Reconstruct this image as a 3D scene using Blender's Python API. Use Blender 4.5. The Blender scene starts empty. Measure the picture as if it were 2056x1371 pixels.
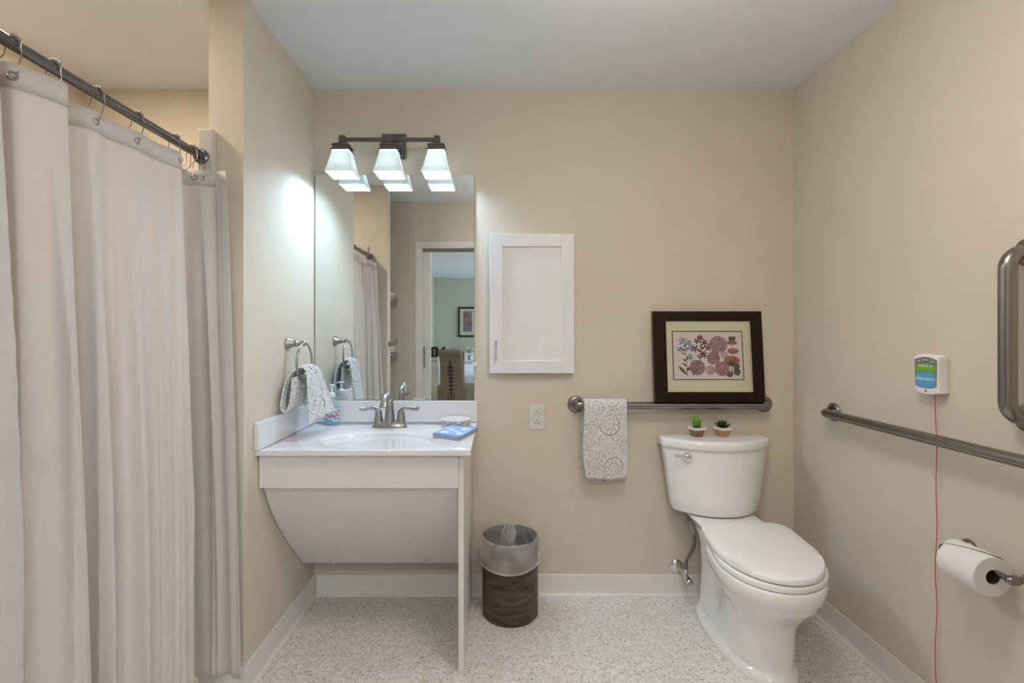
import bpy, bmesh, math, random
import numpy as np
from mathutils import Vector, Matrix

# ------------------------------------------------------------------ camera, world, lights, exposure
random.seed(7)
C = bpy.context.scene.collection
sc = bpy.context.scene
cam_d = bpy.data.cameras.new('camera'); cam = bpy.data.objects.new('camera', cam_d); C.objects.link(cam)
F = 967.0
cam_d.sensor_width = 36.0; cam_d.lens = 36.0 * F / 2056.0
cam.location = (0, 0, 1.264); cam.rotation_euler = (math.pi / 2, 0, 0)
cam_d.shift_x = 28 / 2056.0; cam_d.shift_y = -17.5 / 2056.0
cam_d.clip_start = 0.02
sc.camera = cam

w = bpy.data.worlds.new('world'); sc.world = w; w.use_nodes = True
w.node_tree.nodes['Background'].inputs[0].default_value = (0.75, 0.88, 1.0, 1)
w.node_tree.nodes['Background'].inputs[1].default_value = 0.6

sc.view_settings.view_transform = 'Standard'; sc.view_settings.look = 'None'
sc.view_settings.exposure = 0.0; sc.view_settings.gamma = 1.0; sc.view_settings.use_curve_mapping = False

VANITY_E = 355.0      # bulbs of the vanity fixture
HALL_FILL_E = 58.0        # unseen fill lamp added in the room behind the door
CEIL_E = 28.5        # ceiling fixture of the bathroom
SHOWER_W = 9.0
def area(name, loc, rot, sx, sy, watts, col, shape='RECTANGLE'):
    d = bpy.data.lights.new(name, 'AREA'); d.energy = watts; d.color = col; d.shape = shape
    d.size = sx
    if shape == 'RECTANGLE': d.size_y = sy
    o = bpy.data.objects.new(name, d); o.location = loc; o.rotation_euler = rot; C.objects.link(o); return o
# daylight through the window of the room behind the door
area('window_daylight', (2.36, -3.9, 1.35), (0, math.pi / 2, 0), 1.3, 2.3, 70, (0.72, 0.88, 1.0))
# recessed downlight over the shower
area('shower_downlight', (-1.5, 1.55, 2.425), (0, 0, 0), 0.13, 0.13, SHOWER_W * 1.25, (1.0, 0.87, 0.68), 'DISK')

# ------------------------------------------------------------------ materials
def newmat(name):
    m = bpy.data.materials.new(name); m.use_nodes = True
    return m, m.node_tree.nodes, m.node_tree.links, m.node_tree.nodes['Principled BSDF']
def mat(name, col, rough=0.5, metal=0.0, bump=0, bscale=200, coat=0, sheen=0, vary=0, vscale=8, emit=None, trans=0, ior=1.45, spec=0.5, sss=0):
    m, N, L, P = newmat(name)
    P.inputs['Base Color'].default_value = (*col, 1); P.inputs['Roughness'].default_value = rough
    P.inputs['Metallic'].default_value = metal; P.inputs['Coat Weight'].default_value = coat
    P.inputs['Sheen Weight'].default_value = sheen; P.inputs['Transmission Weight'].default_value = trans
    P.inputs['IOR'].default_value = ior; P.inputs['Specular IOR Level'].default_value = spec
    if sss:
        P.inputs['Subsurface Weight'].default_value = sss; P.inputs['Subsurface Radius'].default_value = (.02, .02, .02)
    if emit:
        P.inputs['Emission Color'].default_value = (*emit[0], 1); P.inputs['Emission Strength'].default_value = emit[1]
    tc = N.new('ShaderNodeTexCoord')
    n = N.new('ShaderNodeTexNoise'); n.inputs['Scale'].default_value = vscale; n.inputs['Detail'].default_value = 4
    L.new(tc.outputs['Object'], n.inputs['Vector'])
    r = N.new('ShaderNodeValToRGB'); v = max(vary, 0.015)
    r.color_ramp.elements[0].position = .3; r.color_ramp.elements[1].position = .7
    r.color_ramp.elements[0].color = (*[c * (1 - v) for c in col], 1); r.color_ramp.elements[1].color = (*[min(1, c * (1 + v)) for c in col], 1)
    L.new(n.outputs['Fac'], r.inputs['Fac']); L.new(r.outputs['Color'], P.inputs['Base Color'])
    if bump:
        nb = N.new('ShaderNodeTexNoise'); nb.inputs['Scale'].default_value = bscale; nb.inputs['Detail'].default_value = 2
        L.new(tc.outputs['Object'], nb.inputs['Vector'])
        b = N.new('ShaderNodeBump'); b.inputs['Strength'].default_value = bump; b.inputs['Distance'].default_value = 0.002
        L.new(nb.outputs['Fac'], b.inputs['Height']); L.new(b.outputs['Normal'], P.inputs['Normal'])
    return m
def attrmat(name, rough=0.8, sheen=0, bump=0, bscale=500, attr='Col', coat=0):
    m, N, L, P = newmat(name)
    a = N.new('ShaderNodeAttribute'); a.attribute_name = attr
    L.new(a.outputs['Color'], P.inputs['Base Color']); P.inputs['Roughness'].default_value = rough
    P.inputs['Sheen Weight'].default_value = sheen; P.inputs['Coat Weight'].default_value = coat
    if bump:
        tc = N.new('ShaderNodeTexCoord'); nb = N.new('ShaderNodeTexNoise'); nb.inputs['Scale'].default_value = bscale
        L.new(tc.outputs['Object'], nb.inputs['Vector'])
        b = N.new('ShaderNodeBump'); b.inputs['Strength'].default_value = bump; b.inputs['Distance'].default_value = 0.003
        L.new(nb.outputs['Fac'], b.inputs['Height']); L.new(b.outputs['Normal'], P.inputs['Normal'])
    return m

M = {}
M['wall'] = mat('beige wall paint', (0.68, 0.605, 0.500), 0.6, bump=.05, bscale=260, spec=.22)
M['showerwall'] = mat('warm shower paint', (0.64, 0.52, 0.385), 0.6)
M['ceiling'] = mat('flat white ceiling paint', (0.80, 0.84, 0.90), 0.9)
M['base'] = mat('white vinyl baseboard', (0.80, 0.78, 0.75), 0.4)
M['panel'] = mat('white laminate', (0.80, 0.77, 0.735), 0.35)
M['white'] = mat('white painted wood', (0.80, 0.79, 0.80), 0.35)
M['porcelain'] = mat('white glazed porcelain', (0.88, 0.87, 0.86), 0.12, coat=.3)
M['seat'] = mat('white toilet seat plastic', (0.86, 0.86, 0.85), 0.22)
M['plastic'] = mat('white plastic', (0.74, 0.71, 0.67), 0.35)
M['black'] = mat('black', (0.01, 0.01, 0.01), 0.5)
M['nickel'] = mat('brushed nickel', (0.40, 0.39, 0.38), 0.30, 1)
M['steel'] = mat('satin grab bar steel', (0.29, 0.27, 0.255), 0.27, 1)
M['bronze'] = mat('dark nickel fixture', (0.17, 0.155, 0.145), 0.34, .85)
M['rod'] = mat('dark steel rod', (0.20, 0.20, 0.20), 0.22, 1)
M['chrome'] = mat('chrome', (0.75, 0.76, 0.78), 0.06, 1)
M['hose'] = mat('braided grey hose', (0.20, 0.195, 0.19), 0.4, .6, bump=.6, bscale=900)
M['mirror'] = mat('mirror glass', (0.84, 0.88, 0.875), 0.0, 1)
M['mirroredge'] = mat('mirror edge', (0.35, 0.38, 0.37), 0.2, .7)
M['carpet'] = mat('tan carpet', (0.42, 0.37, 0.30), 1.0, bump=.6, bscale=300, vary=.1, vscale=60)
M['room2'] = mat('pale green wall paint', (0.52, 0.535, 0.45), 0.8)
M['tp'] = mat('toilet paper', (0.84, 0.82, 0.79), 0.95, bump=.3, bscale=400)
M['core'] = mat('cardboard core', (0.10, 0.06, 0.035), 0.9)
M['tape'] = mat('grey tape', (0.38, 0.37, 0.36), .5)
M['cord'] = mat('red cord', (0.62, 0.05, 0.08), .6)
M['gray'] = mat('grey label', (0.20, 0.195, 0.20), .4)
M['green'] = mat('green key', (0.17, 0.42, 0.02), .4)
M['blue'] = mat('blue key', (0.10, 0.36, 0.62), .4)
M['lettering'] = mat('pale lettering', (0.75, 0.85, 0.9), .5)
M['glaze'] = mat('surround acrylic', (0.62, 0.58, 0.55), .25)
M['mat'] = mat('cream mat board', (0.60, 0.56, 0.40), .8)
M['matline'] = mat('grey mat bevel', (0.13, 0.12, 0.10), .6)
M['chair'] = mat('brown linen slipcover', (0.20, 0.155, 0.115), .95, bump=.5, bscale=500, vary=.12, vscale=120)
M['darkribbon'] = mat('dark lace cord', (0.02, 0.014, 0.010), .7)
M['darkwood'] = mat('dark wood', (0.035, 0.024, 0.024), .5)
M['buffet'] = mat('cream painted buffet', (0.62, 0.60, 0.52), .4)
M['sofa'] = mat('white sofa cloth', (0.85, 0.87, 0.90), .9)
M['greyblue'] = mat('grey blue cloth', (0.35, 0.42, 0.50), .9)
M['petal'] = mat('cream petals', (0.80, 0.80, 0.62), .8)
M['stem'] = mat('dark stems', (0.05, 0.08, 0.04), .7)
M['glass'] = mat('clear glass', (0.9, 0.95, 0.95), .03, trans=1)
M['soil'] = mat('dark soil', (0.05, 0.03, 0.02), 1, bump=1, bscale=600)
M['potwhite'] = mat('white pot band', (0.82, 0.80, 0.78), .5)
M['potbrown'] = mat('brown pot base', (0.25, 0.15, 0.085), .6, vary=.25, vscale=500, bump=.3, bscale=700)
M['potgold'] = mat('gold glitter pot base', (0.50, 0.32, 0.14), .35, .5, vary=.55, vscale=900, bump=.6, bscale=900)
M['leaf'] = mat('green succulent', (0.10, 0.25, 0.02), .35, vary=.35, vscale=60)
M['leafdark'] = mat('dark green red succulent', (0.055, 0.085, 0.02), .4, vary=.8, vscale=120)
M['towelwhite'] = mat('pale towel', (0.7, 0.7, 0.7), 1)
M['bulb'] = mat('lit bulb', (1, 1, 1), .5, emit=((0.55, 0.77, 1.0), VANITY_E))
M['dome'] = mat('lit ceiling dome', (1, 1, 1), .5, emit=((1.0, 0.92, 0.84), CEIL_E))
M['hallfill'] = mat('added hall fill dome', (1, 1, 1), .5, emit=((1.0, 0.96, 0.92), HALL_FILL_E))
M['downlight'] = mat('lit downlight lens', (1, 1, 1), .5, emit=((1.0, 0.85, 0.62), 6))
M['tin'] = attrmat('filigree', .35)
M['napkin'] = attrmat('printed napkin paper', .8)
M['napkinedge'] = mat('napkin layers', (0.55, 0.52, 0.60), .9, vary=.4, vscale=300)
M['terry'] = attrmat('terry towel', 1.0, sheen=.3, bump=1.0, bscale=350)
M['print'] = attrmat('botanical print', .7)
M['print2'] = attrmat('flower poster', .7)
M['label'] = attrmat('soap label', .4)

def m_floor():
    m, N, L, P = newmat('speckled sheet flooring')
    tc = N.new('ShaderNodeTexCoord')
    base = (0.62, 0.575, 0.51)
    nz = N.new('ShaderNodeTexNoise'); nz.inputs['Scale'].default_value = 70; nz.inputs['Detail'].default_value = 5
    L.new(tc.outputs['Object'], nz.inputs['Vector'])
    cr = N.new('ShaderNodeValToRGB'); e = cr.color_ramp.elements
    e[0].position = .36; e[0].color = (0.72, 0.69, 0.65, 1); e[1].position = .6; e[1].color = (0.88, 0.87, 0.85, 1)
    L.new(nz.outputs['Fac'], cr.inputs['Fac'])
    cur = cr.outputs['Color']
    for sc_, thr, keep, col, stretch in ((88, .25, .26, (0.07, 0.06, 0.065, 1), 1.0), (190, .30, .42, (0.19, 0.16, 0.14, 1), 1.3), (300, .34, .55, (0.33, 0.27, 0.22, 1), 1.0), (150, .28, .16, (0.85, 0.83, 0.8, 1), 1.0)):
        mp = N.new('ShaderNodeMapping'); mp.inputs['Rotation'].default_value = (0, 0, sc_ * .1); mp.inputs['Scale'].default_value = (1, stretch * 1.5, 1)
        dn = N.new('ShaderNodeTexNoise'); dn.inputs['Scale'].default_value = sc_ * 1.5; L.new(tc.outputs['Object'], dn.inputs['Vector'])
        ad = N.new('ShaderNodeVectorMath'); ad.operation = 'MULTIPLY_ADD'; L.new(dn.outputs['Color'], ad.inputs[0]); ad.inputs[1].default_value = (.006, .006, .006)
        L.new(tc.outputs['Object'], ad.inputs[2]); L.new(ad.outputs[0], mp.inputs['Vector'])
        v = N.new('ShaderNodeTexVoronoi'); v.inputs['Scale'].default_value = sc_; L.new(mp.outputs[0], v.inputs['Vector'])
        lt = N.new('ShaderNodeMath'); lt.operation = 'LESS_THAN'; lt.inputs[1].default_value = thr; L.new(v.outputs['Distance'], lt.inputs[0])
        sp = N.new('ShaderNodeSeparateColor'); L.new(v.outputs['Color'], sp.inputs[0])
        l2 = N.new('ShaderNodeMath'); l2.operation = 'LESS_THAN'; l2.inputs[1].default_value = keep; L.new(sp.outputs[0], l2.inputs[0])
        mu = N.new('ShaderNodeMath'); mu.operation = 'MULTIPLY'; L.new(lt.outputs[0], mu.inputs[0]); L.new(l2.outputs[0], mu.inputs[1])
        mx = N.new('ShaderNodeMix'); mx.data_type = 'RGBA'; L.new(mu.outputs[0], mx.inputs['Factor']); L.new(cur, mx.inputs['A']); mx.inputs['B'].default_value = col
        cur = mx.outputs['Result']
    L.new(cur, P.inputs['Base Color']); P.inputs['Roughness'].default_value = .42
    return m
M['floor'] = m_floor()
def m_counter():
    m, N, L, P = newmat('white cultured marble')
    tc = N.new('ShaderNodeTexCoord')
    nz = N.new('ShaderNodeTexNoise'); nz.inputs['Scale'].default_value = 5.5; nz.inputs['Detail'].default_value = 6; nz.inputs['Distortion'].default_value = 1.6
    L.new(tc.outputs['Object'], nz.inputs['Vector'])
    cr = N.new('ShaderNodeValToRGB'); cr.color_ramp.elements[0].position = .490; cr.color_ramp.elements[0].color = (.80, .79, .81, 1)
    cr.color_ramp.elements[1].position = .5; cr.color_ramp.elements[1].color = (.735, .725, .75, 1)
    x = cr.color_ramp.elements.new(.508); x.color = (.80, .79, .81, 1)
    L.new(nz.outputs['Fac'], cr.inputs['Fac']); L.new(cr.outputs['Color'], P.inputs['Base Color'])
    P.inputs['Roughness'].default_value = .1; P.inputs['Coat Weight'].default_value = .2
    return m
M['counter'] = m_counter()
def m_wood(name, c0, c1, scale, rough, sx=(1, 1, 9)):
    m, N, L, P = newmat(name)
    tc = N.new('ShaderNodeTexCoord'); mp = N.new('ShaderNodeMapping'); mp.inputs['Scale'].default_value = sx
    L.new(tc.outputs['Object'], mp.inputs['Vector'])
    nz = N.new('ShaderNodeTexNoise'); nz.inputs['Scale'].default_value = scale; nz.inputs['Detail'].default_value = 8; nz.inputs['Distortion'].default_value = .9; nz.inputs['Roughness'].default_value = .65
    L.new(mp.outputs[0], nz.inputs['Vector'])
    cr = N.new('ShaderNodeValToRGB'); cr.color_ramp.elements[0].position = .35; cr.color_ramp.elements[0].color = (*c0, 1)
    cr.color_ramp.elements[1].position = .68; cr.color_ramp.elements[1].color = (*c1, 1)
    L.new(nz.outputs['Fac'], cr.inputs['Fac']); L.new(cr.outputs['Color'], P.inputs['Base Color']); P.inputs['Roughness'].default_value = rough
    return m
M['canwood'] = m_wood('dark wood grain vinyl', (0.020, 0.011, 0.007), (0.15, 0.105, 0.078), 5, .5)
M['frame'] = m_wood('mottled mahogany', (0.006, 0.002, 0.0015), (0.028, 0.007, 0.003), 45, .35, (1, 1, 1))
M['frame'].node_tree.nodes['Principled BSDF'].inputs['Specular IOR Level'].default_value = .25
def m_curtain():
    m, N, L, P = newmat('white twill curtain')
    P.inputs['Base Color'].default_value = (.80, .755, .725, 1); P.inputs['Roughness'].default_value = .8; P.inputs['Sheen Weight'].default_value = .2
    uv = N.new('ShaderNodeUVMap'); uv.uv_map = 'UVMap'
    mp = N.new('ShaderNodeMapping'); mp.inputs['Rotation'].default_value = (0, 0, math.radians(40)); L.new(uv.outputs[0], mp.inputs['Vector'])
    wv = N.new('ShaderNodeTexWave'); wv.inputs['Scale'].default_value = 72; wv.inputs['Distortion'].default_value = .6; wv.inputs['Detail'].default_value = 2; wv.inputs['Detail Scale'].default_value = 3
    L.new(mp.outputs[0], wv.inputs['Vector'])
    b = N.new('ShaderNodeBump'); b.inputs['Strength'].default_value = .16; b.inputs['Distance'].default_value = .0015
    L.new(wv.outputs['Fac'], b.inputs['Height']); L.new(b.outputs['Normal'], P.inputs['Normal'])
    t = N.new('ShaderNodeBsdfTranslucent'); t.inputs['Color'].default_value = (.8, .72, .66, 1); L.new(b.outputs['Normal'], t.inputs['Normal'])
    ms = N.new('ShaderNodeMixShader'); ms.inputs[0].default_value = .28
    L.new(P.outputs[0], ms.inputs[1]); L.new(t.outputs[0], ms.inputs[2]); L.new(ms.outputs[0], N['Material Output'].inputs['Surface'])
    return m
M['curtain'] = m_curtain()
def m_shade():
    m, N, L, P = newmat('frosted glass shade')
    P.inputs['Base Color'].default_value = (.80, .86, .88, 1); P.inputs['Roughness'].default_value = .25
    t = N.new('ShaderNodeBsdfTranslucent'); t.inputs['Color'].default_value = (1, .92, .82, 1)
    ms = N.new('ShaderNodeMixShader'); ms.inputs[0].default_value = .20
    L.new(P.outputs[0], ms.inputs[1]); L.new(t.outputs[0], ms.inputs[2]); L.new(ms.outputs[0], N['Material Output'].inputs['Surface'])
    return m
M['shade'] = m_shade()
def m_bag():
    m, N, L, P = newmat('thin translucent liner')
    P.inputs['Base Color'].default_value = (.80, .78, .76, 1); P.inputs['Roughness'].default_value = .28
    tc = N.new('ShaderNodeTexCoord'); nz = N.new('ShaderNodeTexNoise'); nz.inputs['Scale'].default_value = 9; nz.inputs['Detail'].default_value = 4; nz.inputs['Distortion'].default_value = .6
    L.new(tc.outputs['Object'], nz.inputs['Vector'])
    b = N.new('ShaderNodeBump'); b.inputs['Strength'].default_value = .9; b.inputs['Distance'].default_value = .012
    L.new(nz.outputs['Fac'], b.inputs['Height']); L.new(b.outputs['Normal'], P.inputs['Normal'])
    cr = N.new('ShaderNodeValToRGB'); cr.color_ramp.elements[0].position = .40; cr.color_ramp.elements[0].color = (.26, .26, .26, 1)
    cr.color_ramp.elements[1].position = .66; cr.color_ramp.elements[1].color = (.52, .40, .40, 1)
    L.new(nz.outputs['Fac'], cr.inputs['Fac'])
    tr = N.new('ShaderNodeBsdfTransparent'); ms = N.new('ShaderNodeMixShader')
    L.new(cr.outputs['Color'], ms.inputs[0]); L.new(tr.outputs[0], ms.inputs[1]); L.new(P.outputs[0], ms.inputs[2])
    L.new(ms.outputs[0], N['Material Output'].inputs['Surface'])
    return m
M['bag'] = m_bag()
def m_bottle():
    m, N, L, P = newmat('clear soap bottle')
    P.inputs['Base Color'].default_value = (.62, .72, .77, 1); P.inputs['Roughness'].default_value = .08
    tr = N.new('ShaderNodeBsdfTransparent'); tr.inputs[0].default_value = (.90, .94, .95, 1); ms = N.new('ShaderNodeMixShader'); ms.inputs[0].default_value = .22
    L.new(tr.outputs[0], ms.inputs[1]); L.new(P.outputs[0], ms.inputs[2]); L.new(ms.outputs[0], N['Material Output'].inputs['Surface'])
    return m
M['bottle'] = m_bottle()
M['pump'] = mat('frosty pump plastic', (0.72, 0.78, 0.80), .3)

# ------------------------------------------------------------------ mesh helpers
def tag(o, label=None, cat=None, group=None, kind=None):
    if label: o['label'] = label
    if cat: o['category'] = cat
    if group: o['group'] = group
    if kind: o['kind'] = kind
    return o
def worldloc(p):
    v = Vector((0, 0, 0))
    while p: v += p.location; p = p.parent
    return v
def thing(name, label, cat, loc, group=None):
    o = bpy.data.objects.new(name, None); C.objects.link(o); o.location = loc; o.empty_display_size = .05
    return tag(o, label, cat, group)
class MB:
    def __init__(s): s.v = []; s.f = []; s.sm = []
    def add(s, vs, fs, smooth=True):
        o = len(s.v); s.v += [tuple(v) for v in vs]; s.f += [tuple(i + o for i in f) for f in fs]; s.sm += [smooth] * len(fs); return s
    def box(s, x0, x1, y0, y1, z0, z1, bev=0, seg=2):
        bm = bmesh.new(); bmesh.ops.create_cube(bm, size=1)
        for v in bm.verts:
            v.co = Vector(((x0 + x1) / 2 + v.co.x * (x1 - x0), (y0 + y1) / 2 + v.co.y * (y1 - y0), (z0 + z1) / 2 + v.co.z * (z1 - z0)))
        if bev: bmesh.ops.bevel(bm, geom=bm.edges[:], offset=bev, segments=seg, profile=.5, affect='EDGES')
        bm.verts.index_update(); s.add([v.co[:] for v in bm.verts], [[v.index for v in f.verts] for f in bm.faces], False); bm.free(); return s
    def tube(s, path, r, n=14, caps=True, closed=False, flat=1.0, flatdir=None):
        P = [Vector(p) for p in path]; K = len(P); rs = r if isinstance(r, (list, tuple)) else [r] * K
        tans = []
        for i in range(K):
            a = P[(i - 1) % K] if (closed or i > 0) else P[i]; b = P[(i + 1) % K] if (closed or i < K - 1) else P[i]
            tans.append((b - a).normalized())
        up = Vector(flatdir) if flatdir else (Vector((0, 0, 1)) if abs(tans[0].z) < .9 else Vector((0, 1, 0)))
        u = (up - tans[0] * up.dot(tans[0])).normalized(); vs = []
        for i in range(K):
            u = (u - tans[i] * u.dot(tans[i])).normalized(); w_ = tans[i].cross(u)
            for k in range(n):
                a = 2 * math.pi * k / n
                vs.append(P[i] + u * math.cos(a) * rs[i] * flat + w_ * math.sin(a) * rs[i])
        fs = []
        for i in range(K if closed else K - 1):
            j = (i + 1) % K
            for k in range(n): fs.append((i * n + k, i * n + (k + 1) % n, j * n + (k + 1) % n, j * n + k))
        if caps and not closed: fs += [tuple(range(n))[::-1], tuple((K - 1) * n + k for k in range(n))]
        return s.add(vs, fs)
    def lathe(s, prof, o=(0, 0, 0), axis=(0, 0, 1), n=32, cap=True, sx=1, sy=1):
        ax = Vector(axis).normalized(); q = Vector((0, 0, 1)).rotation_difference(ax); o = Vector(o); vs = []
        for r, z in prof:
            for k in range(n):
                a = 2 * math.pi * k / n; vs.append(o + q @ Vector((r * math.cos(a) * sx, r * math.sin(a) * sy, z)))
        fs = [(i * n + k, i * n + (k + 1) % n, (i + 1) * n + (k + 1) % n, (i + 1) * n + k) for i in range(len(prof) - 1) for k in range(n)]
        if cap: fs += [tuple(range(n))[::-1], tuple((len(prof) - 1) * n + k for k in range(n))]
        return s.add(vs, fs)
    def loft(s, rings, cap=True, smooth=True):
        n = len(rings[0]); vs = [p for r in rings for p in r]
        fs = [(i * n + k, i * n + (k + 1) % n, (i + 1) * n + (k + 1) % n, (i + 1) * n + k) for i in range(len(rings) - 1) for k in range(n)]
        if cap: fs += [tuple(range(n))[::-1], tuple((len(rings) - 1) * n + k for k in range(n))]
        return s.add(vs, fs, smooth)
    def ball(s, c, r, n=10):
        k = max(4, n // 2 + 1)
        return s.lathe([(max(1e-4, abs(r * math.sin(math.pi * i / k))), -r * math.cos(math.pi * i / k)) for i in range(k + 1)], c, n=n, cap=False)
    def prism(s, poly, axis, a, b, bev=0):
        # poly: 2-D outline; axis 'x','y','z' extrusion from a to b
        def pt(p, t): return {'x': (t, p[0], p[1]), 'y': (p[0], t, p[1]), 'z': (p[0], p[1], t)}[axis]
        n = len(poly); vs = [pt(p, a) for p in poly] + [pt(p, b) for p in poly]
        fs = [tuple(range(n)), tuple(range(n, 2 * n))[::-1]] + [(i, (i + 1) % n, n + (i + 1) % n, n + i) for i in range(n)]
        return s.add(vs, fs, False)
    def build(s, name, m, parent=None, label=None, cat=None, group=None, kind=None, solid=0, sub=0, bev=0, auto=True):
        me = bpy.data.meshes.new(name)
        if parent: off = worldloc(parent)
        else:
            a = np.array(s.v); off = Vector(((a[:, 0].min() + a[:, 0].max()) / 2, (a[:, 1].min() + a[:, 1].max()) / 2, a[:, 2].min()))
        me.from_pydata([(v[0] - off.x, v[1] - off.y, v[2] - off.z) for v in s.v], [], s.f)
        me.polygons.foreach_set('use_smooth', s.sm); me.materials.append(m); me.update()
        bm = bmesh.new(); bm.from_mesh(me); bmesh.ops.recalc_face_normals(bm, faces=bm.faces[:]) if not getattr(s, 'open', False) else None; bm.to_mesh(me); bm.free()
        o = bpy.data.objects.new(name, me); C.objects.link(o)
        if parent: o.parent = parent
        else: o.location = off
        if solid:
            md = o.modifiers.new('Solidify', 'SOLIDIFY'); md.thickness = solid; md.offset = 0
        if sub:
            md = o.modifiers.new('Subsurf', 'SUBSURF'); md.levels = sub; md.render_levels = sub
        if bev:
            md = o.modifiers.new('Bevel', 'BEVEL'); md.width = bev; md.segments = 3; md.limit_method = 'ANGLE'; md.angle_limit = math.radians(40)
            me.polygons.foreach_set('use_smooth', [True] * len(me.polygons)); md2 = o.modifiers.new('WN', 'WEIGHTED_NORMAL'); md2.keep_sharp = True
        elif auto and any(s.sm):
            try: me.set_sharp_from_angle(angle=math.radians(38))
            except Exception: pass
        return tag(o, label, cat, group, kind)
def box(name, m, x0, x1, y0, y1, z0, z1, parent=None, bev=0, **k):
    return MB().box(x0, x1, y0, y1, z0, z1, bev).build(name, m, parent, **k)
def setcol(o, rgb):
    me = o.data; n = len(me.vertices); a = me.color_attributes.new('Col', 'FLOAT_COLOR', 'POINT')
    c = np.ones((n, 4), dtype=np.float32); c[:, :3] = rgb; a.data.foreach_set('color', c.ravel())
def gridmb(nu, nv, fn, closed=False):
    m = MB(); vs = []; uv = []
    for j in range(nv + 1):
        for i in range(nu + 1):
            vs.append(fn(i / nu, j / nv)); uv.append((i / nu, j / nv))
    fs = [(j * (nu + 1) + i, j * (nu + 1) + i + 1, (j + 1) * (nu + 1) + i + 1, (j + 1) * (nu + 1) + i) for j in range(nv) for i in range(nu)]
    m.add(vs, fs); m.uv = np.array(uv); m.open = True; return m
def arc(c, r, a0, a1, n, f):
    return [f(c[0] + r * math.cos(math.radians(a0 + (a1 - a0) * i / n)), c[1] + r * math.sin(math.radians(a0 + (a1 - a0) * i / n))) for i in range(n + 1)]
def crom(pts, n=12):
    P = [Vector(p) for p in pts]; P = [2 * P[0] - P[1]] + P + [2 * P[-1] - P[-2]]; out = []
    for i in range(1, len(P) - 2):
        for k in range(n):
            t = k / n; out.append(.5 * ((2 * P[i]) + (P[i + 1] - P[i - 1]) * t + (2 * P[i - 1] - 5 * P[i] + 4 * P[i + 1] - P[i + 2]) * t * t + (3 * P[i] - P[i - 1] - 3 * P[i + 1] + P[i + 2]) * t ** 3))
    out.append(P[-2]); return out
def text(name, s, size, m, parent, loc, rot, align='CENTER', ext=.0003, **k):
    cu = bpy.data.curves.new(name, 'FONT'); cu.body = s; cu.size = size; cu.align_x = align; cu.align_y = 'CENTER'; cu.extrude = ext; cu.offset = size * .035 if ext > .01 else 0
    t = bpy.data.objects.new(name + '_tmp', cu); C.objects.link(t); dg = bpy.context.evaluated_depsgraph_get()
    me = bpy.data.meshes.new_from_object(t.evaluated_get(dg)); C.objects.unlink(t); bpy.data.objects.remove(t)
    me.materials.clear(); me.materials.append(m); o = bpy.data.objects.new(name, me); C.objects.link(o)
    off = worldloc(parent) if parent else Vector((0, 0, 0)); o.parent = parent
    me.transform(Matrix.Translation(Vector(loc) - off) @ rot.to_4x4()); return tag(o, **k)

# ------------------------------------------------------------------ room shell
XL, XR, YB, ZC = -.8845, 1.422, 2.32, 2.437
S = dict(kind='structure')
box('floor', M['floor'], -2.1, 1.55, .14, 2.45, -.08, 0, **S)
box('ceiling', M['ceiling'], -2.1, 1.55, .14, 2.45, ZC, ZC + .1, **S)
box('wall_back', M['wall'], -2.1, 1.55, YB, YB + .12, 0, ZC, **S)
box('wall_right', M['wall'], XR, XR + .12, .14, YB, 0, ZC, **S)
box('wall_left', M['wall'], -1.005, XL, 1.673, YB, 0, ZC, **S)                       # wing wall beside the vanity
box('wall_shower_left', M['wall'], -2.1, -1.99, .783, YB, 0, ZC, **S)
box('wall_shower_near', M['wall'], -2.1, XL, .67, .783, 0, ZC, **S)
box('wall_linen_left', M['wall'], -1.85, -1.75, .33, .67, 0, ZC, **S)
box('wall_linen', M['wall'], -1.85, -.735, .14, .33, 0, ZC, **S)
m_ = MB(); m_.box(-.735, -.69, .14, .277, 0, ZC); m_.box(.42, 1.55, .14, .277, 0, ZC); m_.box(-.69, .42, .14, .277, 2.03, ZC)
m_.build('wall_door', M['wall'], **S)
def baseb(name, pts, nrm):                                                           # cove base with a small toe
    (x0, y0), (x1, y1) = pts; nx, ny = nrm; prof = [(0, 0), (.014, 0), (.0135, .006), (.007, .012), (.005, .02), (.004, .1), (.0025, .102), (0, .102)]
    r = [[(x + nx * p, y + ny * p, z) for p, z in prof] for x, y in ((x0, y0), (x1, y1))]
    MB().loft(r, smooth=False).build(name, M['base'], **S)
baseb('baseboard_back', ((XL + .014, YB), (-.149, YB)), (0, -1))
baseb('baseboard_back', ((-.126, YB), (XR - .014, YB)), (0, -1))
baseb('baseboard_left', ((XL, 1.668), (XL, YB)), (1, 0))
baseb('baseboard_wing', ((-1.005, 1.673), (XL + .005, 1.673)), (0, -1))
baseb('baseboard_right', ((XR, .28), (XR, YB)), (-1, 0))
# shower surround panels
box('trim_1', M['glaze'], -1.031, -1.0055, 1.6726, YB - .021, 0, 1.964, bev=.004, **S)
box('trim_2', M['glaze'], -1.031, -.978, 1.652, 1.6725, 0, 1.964, bev=.004, **S)
box('trim_3', M['glaze'], -1.99, -1.0055, YB - .02, YB - .0005, 0, 1.964, bev=.004, **S)
box('trim_4', M['glaze'], -1.99, -1.033, .7835, .803, 0, 1.955, bev=.004, **S)
box('trim_5', M['glaze'], -1.9895, -1.975, .804, YB - .021, 0, 1.964, bev=.004, **S)
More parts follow.
